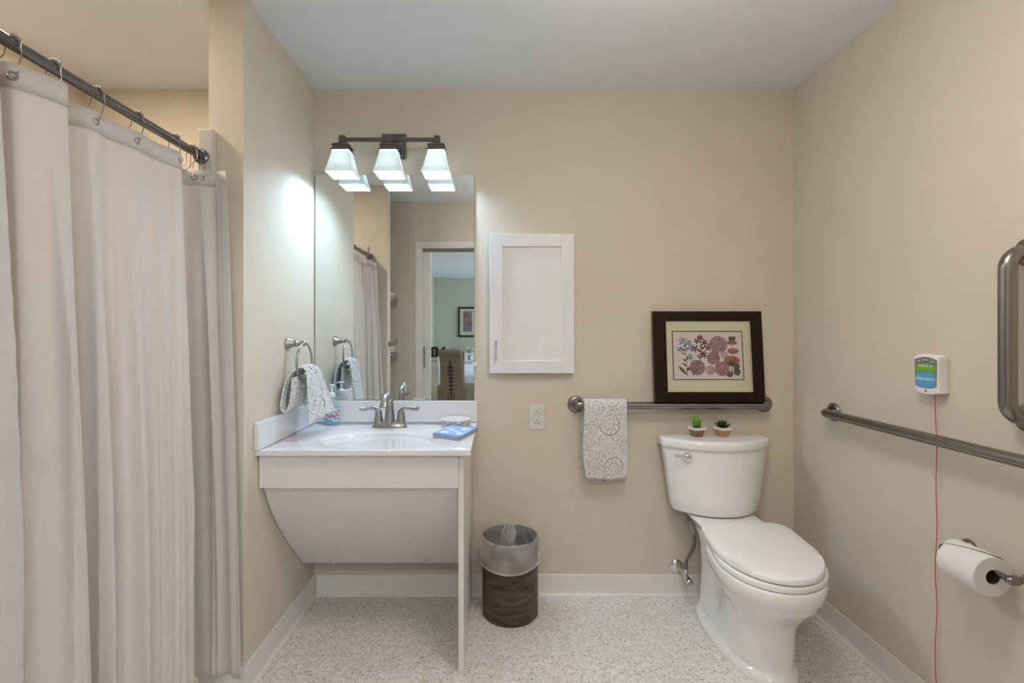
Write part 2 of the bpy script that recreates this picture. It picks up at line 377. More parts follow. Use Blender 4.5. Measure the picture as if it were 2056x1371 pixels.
# door casing, pocket door
m_ = MB(); m_.box(-.745, -.683, .277, .295, 0, 2.026, .004); m_.box(-.745, .48, .277, .295, 2.026, 2.085, .004); m_.box(-.737, -.700, .295, .301, 0, 2.04, .002); m_.box(-.737, .48, .295, .301, 2.042, 2.078, .002)
m_.build('trim_door_casing', M['white'], **S)
d = thing('door_1', None, None, (-.65, .21, 0)); d['kind'] = 'structure'
box('door_slab', M['white'], -.689, -.617, .19, .225, .01, 2.0, d)
MB().tube([(-.668, .225, .955), (-.668, .25, .955)] + [(-.668, .258, .965), (-.668, .26, .98), (-.668, .26, 1.105), (-.668, .258, 1.12)] + [(-.668, .25, 1.13), (-.668, .225, 1.13)], .008).build('door_handle', M['nickel'], d)
box('door_track', M['nickel'], -.689, .42, .195, .222, 2.005, 2.03, d)

# room seen through the door (in the mirror)
box('floor_hall', M['carpet'], -1.5, 2.5, -5.9, .14, -.08, -.002, **S)
box('ceiling_hall', M['ceiling'], -1.5, 2.5, -5.9, .14, ZC, ZC + .1, **S)
box('wall_far', M['room2'], -1.5, 2.5, -5.86, -5.74, 0, ZC, **S)
box('wall_far_column', M['room2'], -1.37, -1.02, -5.74, -5.62, 0, ZC, **S)
box('wall_hall_left', M['wall'], -1.5, -1.37, -5.74, .14, 0, ZC, **S)
m_ = MB(); m_.box(2.2, 2.32, -5.74, -5.1, 0, ZC); m_.box(2.2, 2.32, -2.7, .14, 0, ZC); m_.box(2.2, 2.32, -5.1, -2.7, 0, .65); m_.box(2.2, 2.32, -5.1, -2.7, 2.05, ZC)
m_.build('wall_hall_right', M['room2'], **S)
w1 = thing('window_1', None, None, (2.2, -3.9, .65)); w1['kind'] = 'structure'
m_ = MB()
for y in (-5.1, -3.92, -2.76): m_.box(2.22, 2.27, y, y + .05, .65, 2.05)
for z in (.65, 2.0): m_.box(2.22, 2.27, -5.1, -2.71, z, z + .05)
m_.build('window_frame', M['white'], w1)

# ------------------------------------------------------------------ mirror
t = thing('wall_mirror', 'frameless rectangular mirror on the wall over the sink, reflecting the doorway', 'mirror', (-.496, 2.317, .94))
box('mirror_glass', M['mirror'], -.877, -.1155, 2.3125, 2.3155, .9405, 2.0225, t)
box('mirror_backing', M['mirroredge'], -.8785, -.114, 2.3156, 2.3195, .939, 2.024, t)
m_ = MB(); m_.box(-.127, -.108, 2.306, 2.3115, 1.104, 1.118, .002); m_.box(-.1135, -.104, 2.309, 2.3198, 1.102, 1.120, .001); m_.build('mirror_clip', M['pump'], t, label='small clear plastic clip')

# ------------------------------------------------------------------ vanity light
t = thing('vanity_light', 'three-lamp wall light with dark bar and lit frosted square shades above the mirror', 'light fixture', (-.498, 2.318, 2.15))
m_ = MB(); m_.box(-.556, -.440, 2.302, 2.3195, 2.096, 2.216, .005); m_.box(-.546, -.450, 2.296, 2.304, 2.106, 2.206, .004); m_.build('backplate', M['bronze'], t)
for x in (-.465, -.531): MB().ball((x, 2.2945, 2.165), .004).build('screw', M['chrome'], t)
MB().box(-.715, -.281, 2.208, 2.224, 2.144, 2.160, .002).build('bar', M['bronze'], t)
MB().box(-.508, -.488, 2.224, 2.297, 2.143, 2.161, .002).build('stem', M['bronze'], t)
for x in (-.715, -.498, -.281):
    c = MB(); Y = 2.217
    c.box(x - .0145, x + .0145, Y - .0145, Y + .0145, 2.136, 2.168, .002)
    sq = lambda h, z: [(x - h, Y - h, z), (x + h, Y - h, z), (x + h, Y + h, z), (x - h, Y + h, z)]
    c.loft([sq(.013, 2.137), sq(.020, 2.132), sq(.032, 2.125), sq(.0355, 2.1245), sq(.036, 2.120), sq(.039, 2.1195), sq(.039, 2.115), sq(.0355, 2.1145), sq(.0355, 2.101), sq(.041, 2.1005), sq(.041, 2.094), sq(.036, 2.0935)], smooth=False)
    c.build('shade_cap', M['bronze'], t)
    def rsq(h, z, r):
        out = []
        for cx, cy, a0 in ((1, 1, 0), (-1, 1, 90), (-1, -1, 180), (1, -1, 270)):
            for k in range(4):
                a = math.radians(a0 + 30 * k); out.append((x + cx * (h - r) + r * math.cos(a), Y + cy * (h - r) + r * math.sin(a), z))
        return out
    th = .004
    rings = [rsq(.036, 2.0935, .003), rsq(.039, 2.090, .004), rsq(.057, 2.012, .005), rsq(.0585, 2.008, .006), rsq(.062, 2.0055, .006), rsq(.0635, 1.989, .006),
             rsq(.0595, 1.989, .005), rsq(.058, 2.003, .005), rsq(.053, 2.012, .005), rsq(.036, 2.086, .003)]
    sh = MB(); sh.loft(rings, cap=False, smooth=False); sh.build('lamp_shade', M['shade'], t)
    b = MB(); b.lathe([(.001, -.044), (.012, -.042), (.021, -.034), (.025, -.024), (.025, -.014), (.019, .002), (.013, .014), (.012, .03)], (x, Y, 2.045), n=20); b.build('bulb', M['bulb'], t)

# ceiling fixtures out of the frame
t = thing('ceiling_light', 'round warm white bowl ceiling lamp over the middle of the bathroom', 'light fixture', (.45, 1.0, 2.437))
MB().lathe([(.05, 0), (.012, -.02), (.012, -.17)], (.45, 1.0, 2.4365)).build('stem', M['nickel'], t)
MB().lathe([(.03, 0), (.12, -.01), (.17, -.03), (.165, -.05), (.12, -.08), (.05, -.10), (.001, -.105)], (.45, 1.0, 2.265)).build('dome', M['dome'], t)
t = thing('ceiling_light', 'unseen white bowl fill lamp added in the room behind the bathroom door', 'light fixture', (-.15, -.75, 2.437))  # added lamp, brightens the knee panel, floor and lower walls through the doorway
MB().lathe([(.05, 0), (.012, -.02), (.012, -.10)], (-.15, -.75, 2.4365)).build('stem', M['nickel'], t)
MB().lathe([(.03, 0), (.12, -.01), (.17, -.03), (.165, -.05), (.12, -.08), (.05, -.10), (.001, -.105)], (-.15, -.75, 2.335)).build('dome', M['hallfill'], t)
t = thing('recessed_light', 'small recessed downlight in the shower ceiling', 'light fixture', (-1.5, 1.55, 2.437))
MB().lathe([(.07, -.001), (.09, -.002), (.092, -.006), (.07, -.008), (.068, -.002)], (-1.5, 1.55, 2.437), cap=False).build('trim_ring', M['white'], t)
MB().lathe([(.068, -.001), (.068, -.004)], (-1.5, 1.55, 2.437)).build('lens', M['downlight'], t)

# ------------------------------------------------------------------ vanity base
VR = -.127
t = thing('vanity_cabinet', 'white open sink base with curved slanted knee panel and full height right side', 'cabinet', (-.5, 2.0, 0))
box('side_panel', M['panel'], VR - .020, VR, 1.785, YB - .0155, .0005, .8165, t, bev=.001)
box('apron', M['panel'], XL + .003, VR - .0205, 1.776, 1.795, .691, .8165, t, bev=.001)
kp = crom([(1.797, .700, 0), (1.88, .555, 0), (2.0, .405, 0), (2.17, .228, 0)], 6)
k = MB(); x0, x1 = XL + .005, VR - .021
ring0 = []; out = [(p.x, p.y) for p in kp]; th = .012
outl = out + [(a + .010, b + .007) for a, b in out[::-1]]
outl[-1] = (outl[-1][0], .7005)
n = len(outl); half = len(out)
vs = [(x0, a, b) for a, b in outl] + [(x1, a, b) for a, b in outl]
fs = [(i, (i + 1) % n, n + (i + 1) % n, n + i) for i in range(n)]
fs += [(i, i + 1, n - 2 - i, n - 1 - i) for i in range(half - 1)] + [(n + i, n + i + 1, n + n - 2 - i, n + n - 1 - i) for i in range(half - 1)]
k.add(vs, fs, True); k.build('knee_panel', M['panel'], t)
for x in (-.744, -.322):
    s_ = MB(); s_.lathe([(.0055, 0), (.0055, .002), (.002, .0025)], (x, 2.140, .2555), axis=(0, -.72, -.69), n=14); s_.build('screw', M['chrome'], t)

# countertop with integral bowl
t = thing('sink_countertop', 'white cultured marble vanity top with integral oval basin and splashes', 'sink', (-.49, 2.0, .8165))
CX0, CX1, CY0, CY1, CZ, CT = XL + .0005, -.0995, 1.752, YB - .0005, .836, .019
bx, by, ba, bb = -.484, 1.948, .222, .142
nA = 96; rings = []
def oval(s_, z, grow=0): return [(bx + (ba * s_ + grow) * math.cos(2 * math.pi * k / nA), by + (bb * s_ + grow) * math.sin(2 * math.pi * k / nA), z) for k in range(nA)]
rect = []
for k_ in range(nA):
    a = 2 * math.pi * k_ / nA; dx, dy = math.cos(a) * ba, math.sin(a) * bb
    tx = ((CX1 - bx) / dx) if dx > 1e-9 else (((CX0 - bx) / dx) if dx < -1e-9 else 1e9); ty = ((CY1 - by) / dy) if dy > 1e-9 else (((CY0 - by) / dy) if dy < -1e-9 else 1e9)
    tt = min(tx, ty); rect.append((bx + dx * tt, by + dy * tt))
for cxx, cyy in ((CX0, CY0), (CX0, CY1), (CX1, CY0), (CX1, CY1)):
    i = min(range(nA), key=lambda q: (rect[q][0] - cxx) ** 2 + (rect[q][1] - cyy) ** 2); rect[i] = (cxx, cyy)
shr = lambda e: [(min(max(x, CX0 + e), CX1 - e), min(max(y, CY0 + e), CY1 - e)) for x, y in rect]
R_ = [[(x, y, CZ - CT) for x, y in shr(.0)], [(x, y, CZ - .003) for x, y in shr(0)], [(x, y, CZ - .0008) for x, y in shr(.0008)], [(x, y, CZ) for x, y in shr(.003)],
      oval(1, CZ, .028), oval(1, CZ - .0015, .018), oval(1, CZ - .004, .006), oval(1, CZ - .008, 0), oval(.97, CZ - .022), oval(.90, CZ - .055), oval(.78, CZ - .09), oval(.58, CZ - .115), oval(.32, CZ - .128), oval(.10, CZ - .132)]
m_ = MB(); m_.loft(R_, cap=False); m_.v.append((bx, by, CZ - .132)); c_ = len(m_.v) - 1; o_ = (len(R_) - 1) * nA
m_.f += [(o_ + k_, o_ + (k_ + 1) % nA, c_) for k_ in range(nA)]; m_.sm += [True] * nA
# underside shell
U = [[(x, y, CZ - CT) for x, y in rect], oval(1.06, CZ - CT - .0005), oval(1.02, CZ - .06), oval(.88, CZ - .10), oval(.6, CZ - .13), oval(.2, CZ - .142)]
m_.open = True; m_.loft(U, cap=True); ob = m_.build('basin_top', M['counter'], t)
box('backsplash', M['counter'], XL + .0005, -.0985, 2.300, YB - .0005, .8365, .9385, t, bev=.003)
box('side_splash', M['counter'], XL + .0005, XL + .0185, 1.742, 2.2995, .8365, .9385, t, bev=.003)
MB().lathe([(.001, .004), (.018, .004), (.022, .002), (.023, 0)], (bx, by, CZ - .1315), n=24).build('drain', M['nickel'], t)

# ------------------------------------------------------------------ faucet
fx, fy, fz = -.491, 2.185, .8365
t = thing('faucet', 'brushed nickel two handle faucet with tall curved spout behind the basin', 'faucet', (fx, fy, fz))
def ell(hw, hd, z, n=40, p=2.6):
    return [(fx + hw * math.copysign(abs(math.cos(2 * math.pi * k / n)) ** (2 / p), math.cos(2 * math.pi * k / n)), fy + hd * math.copysign(abs(math.sin(2 * math.pi * k / n)) ** (2 / p), math.sin(2 * math.pi * k / n)), z) for k in range(n)]
MB().loft([ell(.079, .029, fz), ell(.079, .029, fz + .004), ell(.075, .026, fz + .012), ell(.071, .022, fz + .024), ell(.068, .019, fz + .027)]).build('base', M['nickel'], t)
sp = crom([(fx, fy, fz + .02), (fx, fy, fz + .06), (fx, fy - .002, fz + .105), (fx, fy - .014, fz + .138), (fx, fy - .044, fz + .156), (fx, fy - .078, fz + .146), (fx, fy - .100, fz + .122), (fx, fy - .106, fz + .104)], 5)
nS = len(sp); rr = [.0235 - .009 * min(1, (i / nS) / .45) + (.0075 * max(0, (i / nS - .6) / .4)) for i in range(nS)]
MB().tube(sp, rr, 20).build('spout', M['nickel'], t)
for s_ in (-1, 1):
    hx = fx + s_ * .051
    h = MB(); h.lathe([(.0225, .018), (.020, .035), (.0165, .055), (.0155, .066), (.0145, .074)], (hx, fy, fz), n=24)
    pth = crom([(hx, fy, fz + .062), (hx + s_ * .006, fy, fz + .078), (hx + s_ * .022, fy, fz + .0865), (hx + s_ * .045, fy - .003, fz + .085), (hx + s_ * .066, fy - .006, fz + .082), (hx + s_ * .083, fy - .008, fz + .088)], 4)
    nP = len(pth); h.tube(pth, [.0152 - .007 * min(1, i / (nP * .45)) + .003 * max(0, (i / nP - .5)) for i in range(nP)], 14, flat=.75)
    h.build('handle', M['nickel'], t)

# ------------------------------------------------------------------ paisley
def paisley(u, v, seed=3, tint=(.80, .80, .80), ink=(.22, .205, .20)):
    rs = np.random.RandomState(seed)
    g = np.sin(150 * u + 2.6 * np.sin(95 * v)) * np.sin(135 * v + 2.8 * np.sin(85 * u + 1))
    inkf = np.where(np.abs(g) < .08, .30, 0) + np.where(g > .66, .55, 0) + np.where(g < -.78, .40, 0)
    mot = [(.125, .055, .115, 160, 1), (.035, .06, .06, 20, -1), (.045, .115, .062, 25, -1), (.025, .17, .060, 15, -1), (.12, .255, .125, 15, 1), (.185, .15, .07, 200, 1), (.04, .235, .075, 210, 1),
           (.19, .315, .07, 150, -1), (.05, .33, .09, 100, 1), (.13, .365, .08, 45, 1)]
    mot = mot + [(a, b + .37, c, d + 40, -e) for a, b, c, d, e in mot]
    for cu, cv, sz, ang, fl in mot:
        a = math.radians(ang); du, dv = u - cu, v - cv
        x = (du * math.cos(a) + dv * math.sin(a)) * fl / sz; y = (-du * math.sin(a) + dv * math.cos(a)) / sz
        x = x - .95 * np.clip(y + .05, 0, 1) ** 2 + .05; tt = y + .42
        wd = np.where(tt < .42, .37 * np.sqrt(np.clip(1 - ((tt - .42) / .42) ** 2, 0, 1)), .37 * np.clip(1 - (tt - .42) / .72, 0, 1) ** 1.15)
        f = np.where(wd > 1e-3, np.abs(x) / np.maximum(wd, 1e-3), 9); f = np.where(tt < .42, np.sqrt((x / .37) ** 2 + ((tt - .42) / .42) ** 2), f)
        ins = f < 1.14; rad = np.sqrt(x * x + (tt - .42) ** 2); th = np.arctan2(x, tt - .42)
        core = np.where((np.cos(th * 7) > .2) & (np.sin(rad * 42) > -.2), .45, 0) + np.where(np.abs(np.sin(rad * 21)) < .14, .3, 0)
        inner = np.where(f < .46, core, 0)
        inner = np.where((f > .46) & (f < .53), .6, inner); inner = np.where((f > .58) & (f < .84) & (np.sin(th * 12 + tt * 10) > .25) & (np.sin(f * 26) > -.6), .55, inner); inner = np.where((f > .93) & (f < 1.03), .85, inner)
        inkf = np.where(ins, inner, inkf)
    inkf = np.where(v < .006, .5, inkf)
    n = np.random.RandomState(1).rand(*u.shape); inkf = np.clip(inkf * (.8 + .4 * n), 0, 1)[..., None]
    return np.array(tint) * (1 - inkf) + np.array(ink) * inkf

# ------------------------------------------------------------------ towel on the left wall ring
rx, ry, rz, RR = -.812, 2.02, 1.141, .079
t = thing('towel_ring', 'brushed nickel towel ring on a flared wall post beside the mirror', 'towel ring', (XL, ry, 1.22))
MB().lathe([(.027, .0005), (.027, .004), (.024, .010), (.0165, .022), (.013, .032), (.0125, .036), (.0145, .038), (.0145, .042), (.011, .046), (.0095, .056), (.0095, .064), (.0125, .068), (.013, .074), (.010, .080), (.004, .083)], (XL, ry, 1.22), axis=(1, 0, 0), n=28).build('post', M['nickel'], t)
MB().tube([(rx, ry + RR * math.cos(2 * math.pi * k / 56), rz + RR * math.sin(2 * math.pi * k / 56)) for k in range(56)], .0048, 12, closed=True).build('ring', M['nickel'], t)
path = crom([(-.818, 1.085, 0), (-.822, 1.02, 0), (-.832, .966, 0), (-.846, .953, 0), (-.860, .966, 0), (-.862, 1.02, 0), (-.854, 1.075, 0), (-.835, 1.112, 0), (-.806, 1.128, 0), (-.784, 1.118, 0), (-.772, 1.07, 0), (-.762, .99, 0), (-.750, .893, 0)], 12)
L_ = [0]
for i in range(1, len(path)): L_.append(L_[-1] + (path[i] - path[i - 1]).length)
tot = L_[-1]
def ringtowel(u, v):
    s_ = v * tot; i = 0
    while i < len(L_) - 2 and L_[i + 1] < s_: i += 1
    f = (s_ - L_[i]) / (L_[i + 1] - L_[i]); p = path[i].lerp(path[i + 1], f)
    top = .555; q = (v - top) / (1 - top) if v > top else (top - v) / top
    if v > top:
        y0 = 1.972 + (1.925 - 1.972) * q ** .8; y1 = 2.078 + (2.150 - 2.078) * q ** .8
    else:
        qq = min(1, q * 1.9); y0 = 1.970 + (1.905 - 1.970) * qq ** .7 + .02 * max(0, q - .55); y1 = 2.078 + (2.095 - 2.078) * qq
    y = y0 + (y1 - y0) * u
    fold = (.0075 if v > top else .003) * math.sin(u * 13 + 1.5 * v) * (.35 + .65 * q) + .004 * math.sin(u * 29 + 3)
    x = p.x + fold + (.012 * q * (1 - u) * (-1) if v > top else 0) + (.012 * u * q * q if v > top else 0)
    z = p.y - .010 * (2 * abs(u - .45)) ** 2 * (1 if abs(v - top) < .25 else .3) + (.022 * q * u if v > top else .004 * q * math.sin(u * 3))
    if v <= top: x = max(x, -.864)
    return (x, y, z)
m_ = gridmb(120, 230, ringtowel); uv = m_.uv
o = m_.build('hand_towel', M['terry'], label='grey and white paisley hand towel hanging through the towel ring', cat='towel', group=None, solid=.007, sub=0)
setcol(o, paisley(uv[:, 0] * .22, (1 - uv[:, 1]) * tot, 3))

# ------------------------------------------------------------------ soap bottle
sx_, sy_ = -.775, 2.245
t = thing('soap_bottle', 'clear hand soap pump bottle with blue and orange label behind the hand towel', 'soap bottle', (sx_, sy_, .8365))
prof = [(.030, 0), (.035, .003), (.0365, .012), (.037, .05), (.037, .085), (.035, .10), (.029, .112), (.019, .121), (.0135, .125), (.0125, .131)]
MB().lathe(prof, (sx_, sy_, .8368), n=36, sy=.72).build('bottle_body', M['bottle'], t)
MB().lathe([(.001, .004), (.031, .004), (.034, .012), (.0345, .05), (.0345, .072), (.001, .072)], (sx_, sy_, .8368), n=36, sy=.70).build('liquid_soap', M['bottle'], t)
def lab(u, v):
    a = math.radians(-178 + 176 * u); return (sx_ + .0377 * math.cos(a), sy_ + .0377 * .73 * math.sin(a), .8368 + .022 + .062 * v + .008 * math.sin(u * 7) * (1 if v > .5 else .6))
m_ = gridmb(90, 60, lab); u, v = m_.uv[:, 0], m_.uv[:, 1]; o = m_.build('label_sticker', M['label'], t, solid=.0004)
c = np.tile(np.array([.16, .36, .66]), (len(u), 1)); wv = np.sin(u * 16 + 6 * v)
c[wv * .5 + np.sin(v * 22 + u * 9) > .55] = (.55, .72, .85); c[wv < -.85] = (.70, .80, .88)
band = np.abs(v - .36 - .10 * (u - .5)) < .075; c[band] = (.62, .16, .06)
c[band & (np.sin(u * 130) > .2) & (np.abs(v - .36 - .10 * (u - .5)) < .02)] = (.85, .7, .6)
ic = ((u - .82) / .07) ** 2 + ((v - .66) / .17) ** 2 < 1; c[ic] = (.70, .22, .05); c[((u - .82) / .018) ** 2 + ((v - .66) / .09) ** 2 < 1] = (.85, .8, .75)
for vv in (.52, .58, .64): c[(np.abs(v - vv) < .012) & (np.abs(u - .5) < .22) & (np.sin(u * 170) > -.3)] = (.75, .85, .92)
setcol(o, c)
pm = MB(); pm.lathe([(.0155, .128), (.0160, .131), (.0160, .144), (.0145, .147), (.0085, .150), (.0065, .152), (.0060, .172), (.0075, .176), (.0075, .180)], (sx_, sy_, .8368), n=24)
pm.tube([(sx_ + .016, sy_ - .006, .8368 + .180), (sx_ + .006, sy_ - .002, .8368 + .184), (sx_ - .006, sy_ + .003, .8368 + .184), (sx_ - .020, sy_ + .010, .8368 + .179)], [.0035, .0085, .0085, .0035], 12, flat=.5)
pm.build('pump', M['pump'], t)

# ------------------------------------------------------------------ soap dish, napkins
dx_, dy_ = -.196, 2.222
t = thing('round_dish', 'round white dish with dark filigree side at the right end of the counter', 'dish', (dx_, dy_, .8365))
nn = 160
def dside(u, v):
    a = 2 * math.pi * u; r = .0645 + .0035 * math.cos(v * math.pi * 2) ** 2 * (1 if v in (0, 1) else .6); return (dx_ + r * math.cos(a), dy_ + r * math.sin(a), .837 + .031 * v)
m_ = gridmb(420, 26, dside); u, v = m_.uv[:, 0], m_.uv[:, 1]; o = m_.build('side', M['tin'], t, solid=.002)
a = u * 2 * np.pi * 14; g = np.sin(a * 2.3 + 2 * np.sin(v * 9)) * np.cos(v * 17 + 2 * np.sin(a * 1.7)); c = np.where((g > .1)[:, None] & (v > .12)[:, None] & (v < .88)[:, None], np.array([.16, .13, .12]), np.array([.72, .70, .70])); setcol(o, c)
def dtop(u, v):
    a = 2 * math.pi * u; r = .0650 * v + .0005; return (dx_ + r * math.cos(a), dy_ + r * math.sin(a), .8655)
m_ = gridmb(160, 40, dtop); o = m_.build('top', M['tin'], t, solid=.002); vv_ = np.array(m_.v)
g = np.sin(vv_[:, 0] * 800 + 2 * np.sin(vv_[:, 1] * 700)) * np.sin(vv_[:, 1] * 760 + 2 * np.sin(vv_[:, 0] * 650))
setcol(o, np.where((g > .45)[:, None], np.array([.40, .40, .42]), np.array([.78, .78, .80])))
t = thing('paper_napkins', 'stack of folded blue paper napkins with white shapes on the counter corner', 'napkins', (-.19, 2.03, .8365))
q = [(-.268, 1.975), (-.158, 1.905), (-.086, 2.105), (-.208, 2.165)]
def qp(u, v): 
    a = [q[0][k] * (1 - u) * (1 - v) + q[1][k] * u * (1 - v) + q[2][k] * u * v + q[3][k] * (1 - u) * v for k in (0, 1)]; return a
ed = MB()
for i in range(6):
    off = .0016 * math.sin(i * 2.3); z = .8372 + .0022 * i
    vs = [(x + off, y - off * .8, z + (0.0006 * j)) for j in (0, 2.6) for x, y in q]
    ed.add(vs, [(3, 2, 1, 0), (4, 5, 6, 7), (0, 1, 5, 4), (1, 2, 6, 5), (2, 3, 7, 6), (3, 0, 4, 7)], False)
ed.build('napkin_layers', M['napkinedge'], t)
m_ = gridmb(90, 130, lambda u, v: (*qp(u, v), .8372 + .0022 * 6 + .0008 + .0012 * math.sin(u * 5) * math.sin(v * 4))); u, v = m_.uv[:, 0], m_.uv[:, 1]
o = m_.build('printed_top', M['napkin'], t, solid=.0006, label='blue printed top layer')
c = np.tile(np.array([.20, .36, .72]), (len(u), 1)); c[(v > .16) & (v < .84)] = (.30, .50, .80)
for (a_, b_, ra, rb) in ((.28, .24, .16, .10), (.70, .78, .17, .07), (.80, .30, .14, .06)): c[((u - a_) / ra) ** 2 + ((v - b_) / rb) ** 2 < 1] = (.82, .86, .88)
c[((u - .22) / .17) ** 2 + ((v - .58) / .09) ** 2 < 1] = (.55, .60, .80)
c[(np.abs(v - .44 + .15 * (u - .5)) < .045 * (1 - np.abs(u - .52) / .3))] = (.85, .87, .85); c[(np.abs(v - .62 + .5 * (u - .75)) < .02) & (np.abs(u - .72) < .12)] = (.85, .87, .85); c[(np.abs(v - .58 - .6 * (u - .75)) < .02) & (np.abs(u - .74) < .09)] = (.85, .87, .85)
c[(np.abs(v - .16) < .008) & (np.sin(u * 120) > 0)] = (.8, .85, .95); c[(np.abs(v - .86) < .008) & (np.sin(u * 120) > 0)] = (.8, .85, .95); setcol(o, c)

# ------------------------------------------------------------------ wall cabinet, outlet
t = thing('medicine_cabinet', 'white framed panel wall cabinet with one small nickel pull right of the mirror', 'cabinet', (.160, 2.3, 1.074))
box('cabinet_box', M['white'], -.030, .352, 2.300, YB - .0005, 1.082, 1.727, t)
dm = MB(); X0, X1, Z0, Z1, s_ = -.040, .360, 1.072, 1.733, .060
dm.box(X0, X0 + s_, 2.280, 2.2995, Z0, Z1, .0015, 1); dm.box(X1 - s_, X1, 2.280, 2.2995, Z0, Z1, .0015, 1)
dm.box(X0 + s_, X1 - s_, 2.280, 2.2995, Z0, Z0 + s_, .0012, 1); dm.box(X0 + s_, X1 - s_, 2.280, 2.2995, Z1 - s_, Z1, .0012, 1); dm.box(X0 + s_ - .004, X1 - s_ + .004, 2.289, 2.296, Z0 + s_ - .004, Z1 - s_ + .004)
dr = dm.build('door', M['white'], t)
hd = MB(); hx = -.0095; hd.tube([(hx, 2.280, 1.142), (hx, 2.262, 1.142)], .0035, 10).tube([(hx, 2.280, 1.219), (hx, 2.262, 1.219)], .0035, 10)
hz = [1.133, 1.136, 1.141, 1.146, 1.160, 1.170, 1.176, 1.178, 1.181, 1.183, 1.186, 1.192, 1.202, 1.214, 1.220, 1.225, 1.228]; hr = [.002, .005, .0055, .0035, .005, .0042, .0035, .0062, .0065, .0062, .0035, .0042, .005, .0035, .0055, .005, .002]
hd.tube([(hx, 2.260, z) for z in hz], hr, 12); h_ = hd.build('handle', M['chrome'], None); h_.parent = dr; h_.location = h_.location - worldloc(dr)
t = thing('wall_outlet', 'white two-socket safety outlet with rectangular plate below the wall cabinet', 'outlet', (.186, 2.3195, .859))
ox, oz = .186, .859
MB().loft([[(ox - a, y, oz - b), (ox + a, y, oz - b), (ox + a, y, oz + b), (ox - a, y, oz + b)] for a, b, y in ((.0375, .062, 2.3195), (.0375, .062, 2.3175), (.034, .0585, 2.3135))], smooth=False).build('cover_plate', M['plastic'], t)
MB().box(ox - .0175, ox + .0175, 2.3105, 2.3134, oz - .0345, oz + .0345, .001).build('socket_body', M['plastic'], t)
bt = MB(); bt.box(ox - .0095, ox - .0005, 2.3092, 2.3104, oz - .0065, oz + .0065, .0003); bt.box(ox + .0005, ox + .0095, 2.3092, 2.3104, oz - .0065, oz + .0065, .0003); bt.build('test_buttons', M['plastic'], t)
for zz in (.0205, -.0225):
    hl = MB()
    hl.lathe([(.0026, 0), (.0026, .0006)], (ox, 2.3104, oz + zz + .0085), axis=(0, -1, 0), n=12); hl.box(ox - .0075, ox - .0050, 2.3098, 2.3104, oz + zz - .008, oz + zz - .0005)
    hl.box(ox + .0055, ox + .0078, 2.3098, 2.3104, oz + zz - .008, oz + zz + .0005); hl.box(ox + .0078, ox + .0125, 2.3098, 2.3104, oz + zz - .005, oz + zz - .003); hl.build('slots', M['black'], t)
for zz in (.051, -.051): MB().lathe([(.0035, 0), (.0030, .0012)], (ox, 2.3134, oz + zz), axis=(0, -1, 0), n=12).build('screw', M['plastic'], t)

# ------------------------------------------------------------------ grab bars
def grab(name, label, a, b, out, r=.0178, off=.058, fr=.0395):
    # a, b: flange centres on the wall; out: wall normal
    A, B, O = Vector(a), Vector(b), Vector(out); t = thing(name, label, 'grab bar', A); d = (B - A).normalized(); R_ = .045
    pts = [A + O * .002, A + O * (off - R_)]
    for k in range(1, 9):
        an = math.radians(90 * k / 8); pts.append(A + O * (off - R_ + R_ * math.sin(an)) + d * (R_ - R_ * math.cos(an)))
    pts += [A.lerp(B, .5) + O * off]
    for k in range(8, 0, -1):
        an = math.radians(90 * k / 8); pts.append(B + O * (off - R_ + R_ * math.sin(an)) - d * (R_ - R_ * math.cos(an)))
    pts += [B + O * (off - R_), B + O * .002]
    m_ = MB(); m_.tube(pts, r, 24); m_.build('bar', M['steel'], t)
    for P in (A, B): MB().lathe([(fr, .0005), (fr, .004), (fr - .0015, .008), (fr - .006, .011), (fr - .014, .0125), (r + .001, .013)], P, axis=out, n=36).build('flange', M['steel'], t)
    return t
grab('grab_bar', 'horizontal steel grab bar on back wall carrying the framed print and a towel', (.374, YB, .9215), (1.278, YB, .9215), (0, -1, 0))
grab('grab_bar', 'long horizontal steel grab bar on the right wall crossing the red cord', (XR, 2.035, .929), (XR, .90, .929), (-1, 0, 0))
grab('grab_bar', 'short vertical steel grab bar on the right wall above the long bar', (XR, 1.285, 1.480), (XR, 1.285, 1.035), (-1, 0, 0), r=.0195, off=.062)

# bar towel
bpth = crom([(2.2380, .588, 0), (2.2345, .70, 0), (2.236, .82, 0), (2.2355, .905, 0), (2.240, .935, 0), (2.253, .9485, 0), (2.267, .9500, 0), (2.282, .944, 0), (2.2900, .93, 0), (2.2915, .90, 0), (2.293, .80, 0), (2.294, .625, 0)], 14)
L2 = [0]
for i in range(1, len(bpth)): L2.append(L2[-1] + (bpth[i] - bpth[i - 1]).length)
def bartowel(u, v):
    s_ = v * L2[-1]; i = 0
    while i < len(L2) - 2 and L2[i + 1] < s_: i += 1
    p = bpth[i].lerp(bpth[i + 1], (s_ - L2[i]) / (L2[i + 1] - L2[i])); low = max(0, 1 - v / .42); x0 = .401 - .006 * math.sin(low * 3) + .012 * max(0, low - .75) * 4 * .9; x1 = .5975 + .004 * low
    if v > .5: x0 -= .008 * (v - .5) * 2
    y = p.x - .006 * math.sin(u * 3.14) * min(1, low * 3) + .003 * math.sin(u * 9 + 2 * v) * low
    if v > .47: y = max(p.x, y)
    return (x0 + (x1 - x0) * u, y, p.y - (.006 * u * (1 - u) * 4 - .006 * u) * (1 if v < .1 else 0) * (1 - v / .1))
m_ = gridmb(170, 330, bartowel); uv = m_.uv; o = m_.build('hand_towel', M['terry'], label='grey and white paisley hand towel folded over the back wall grab bar', cat='towel', solid=.0065)
vv = uv[:, 1] * L2[-1]; col = paisley(uv[:, 0] * .195, vv, 5, (.80, .79, .78), (.21, .175, .15)); setcol(o, col)
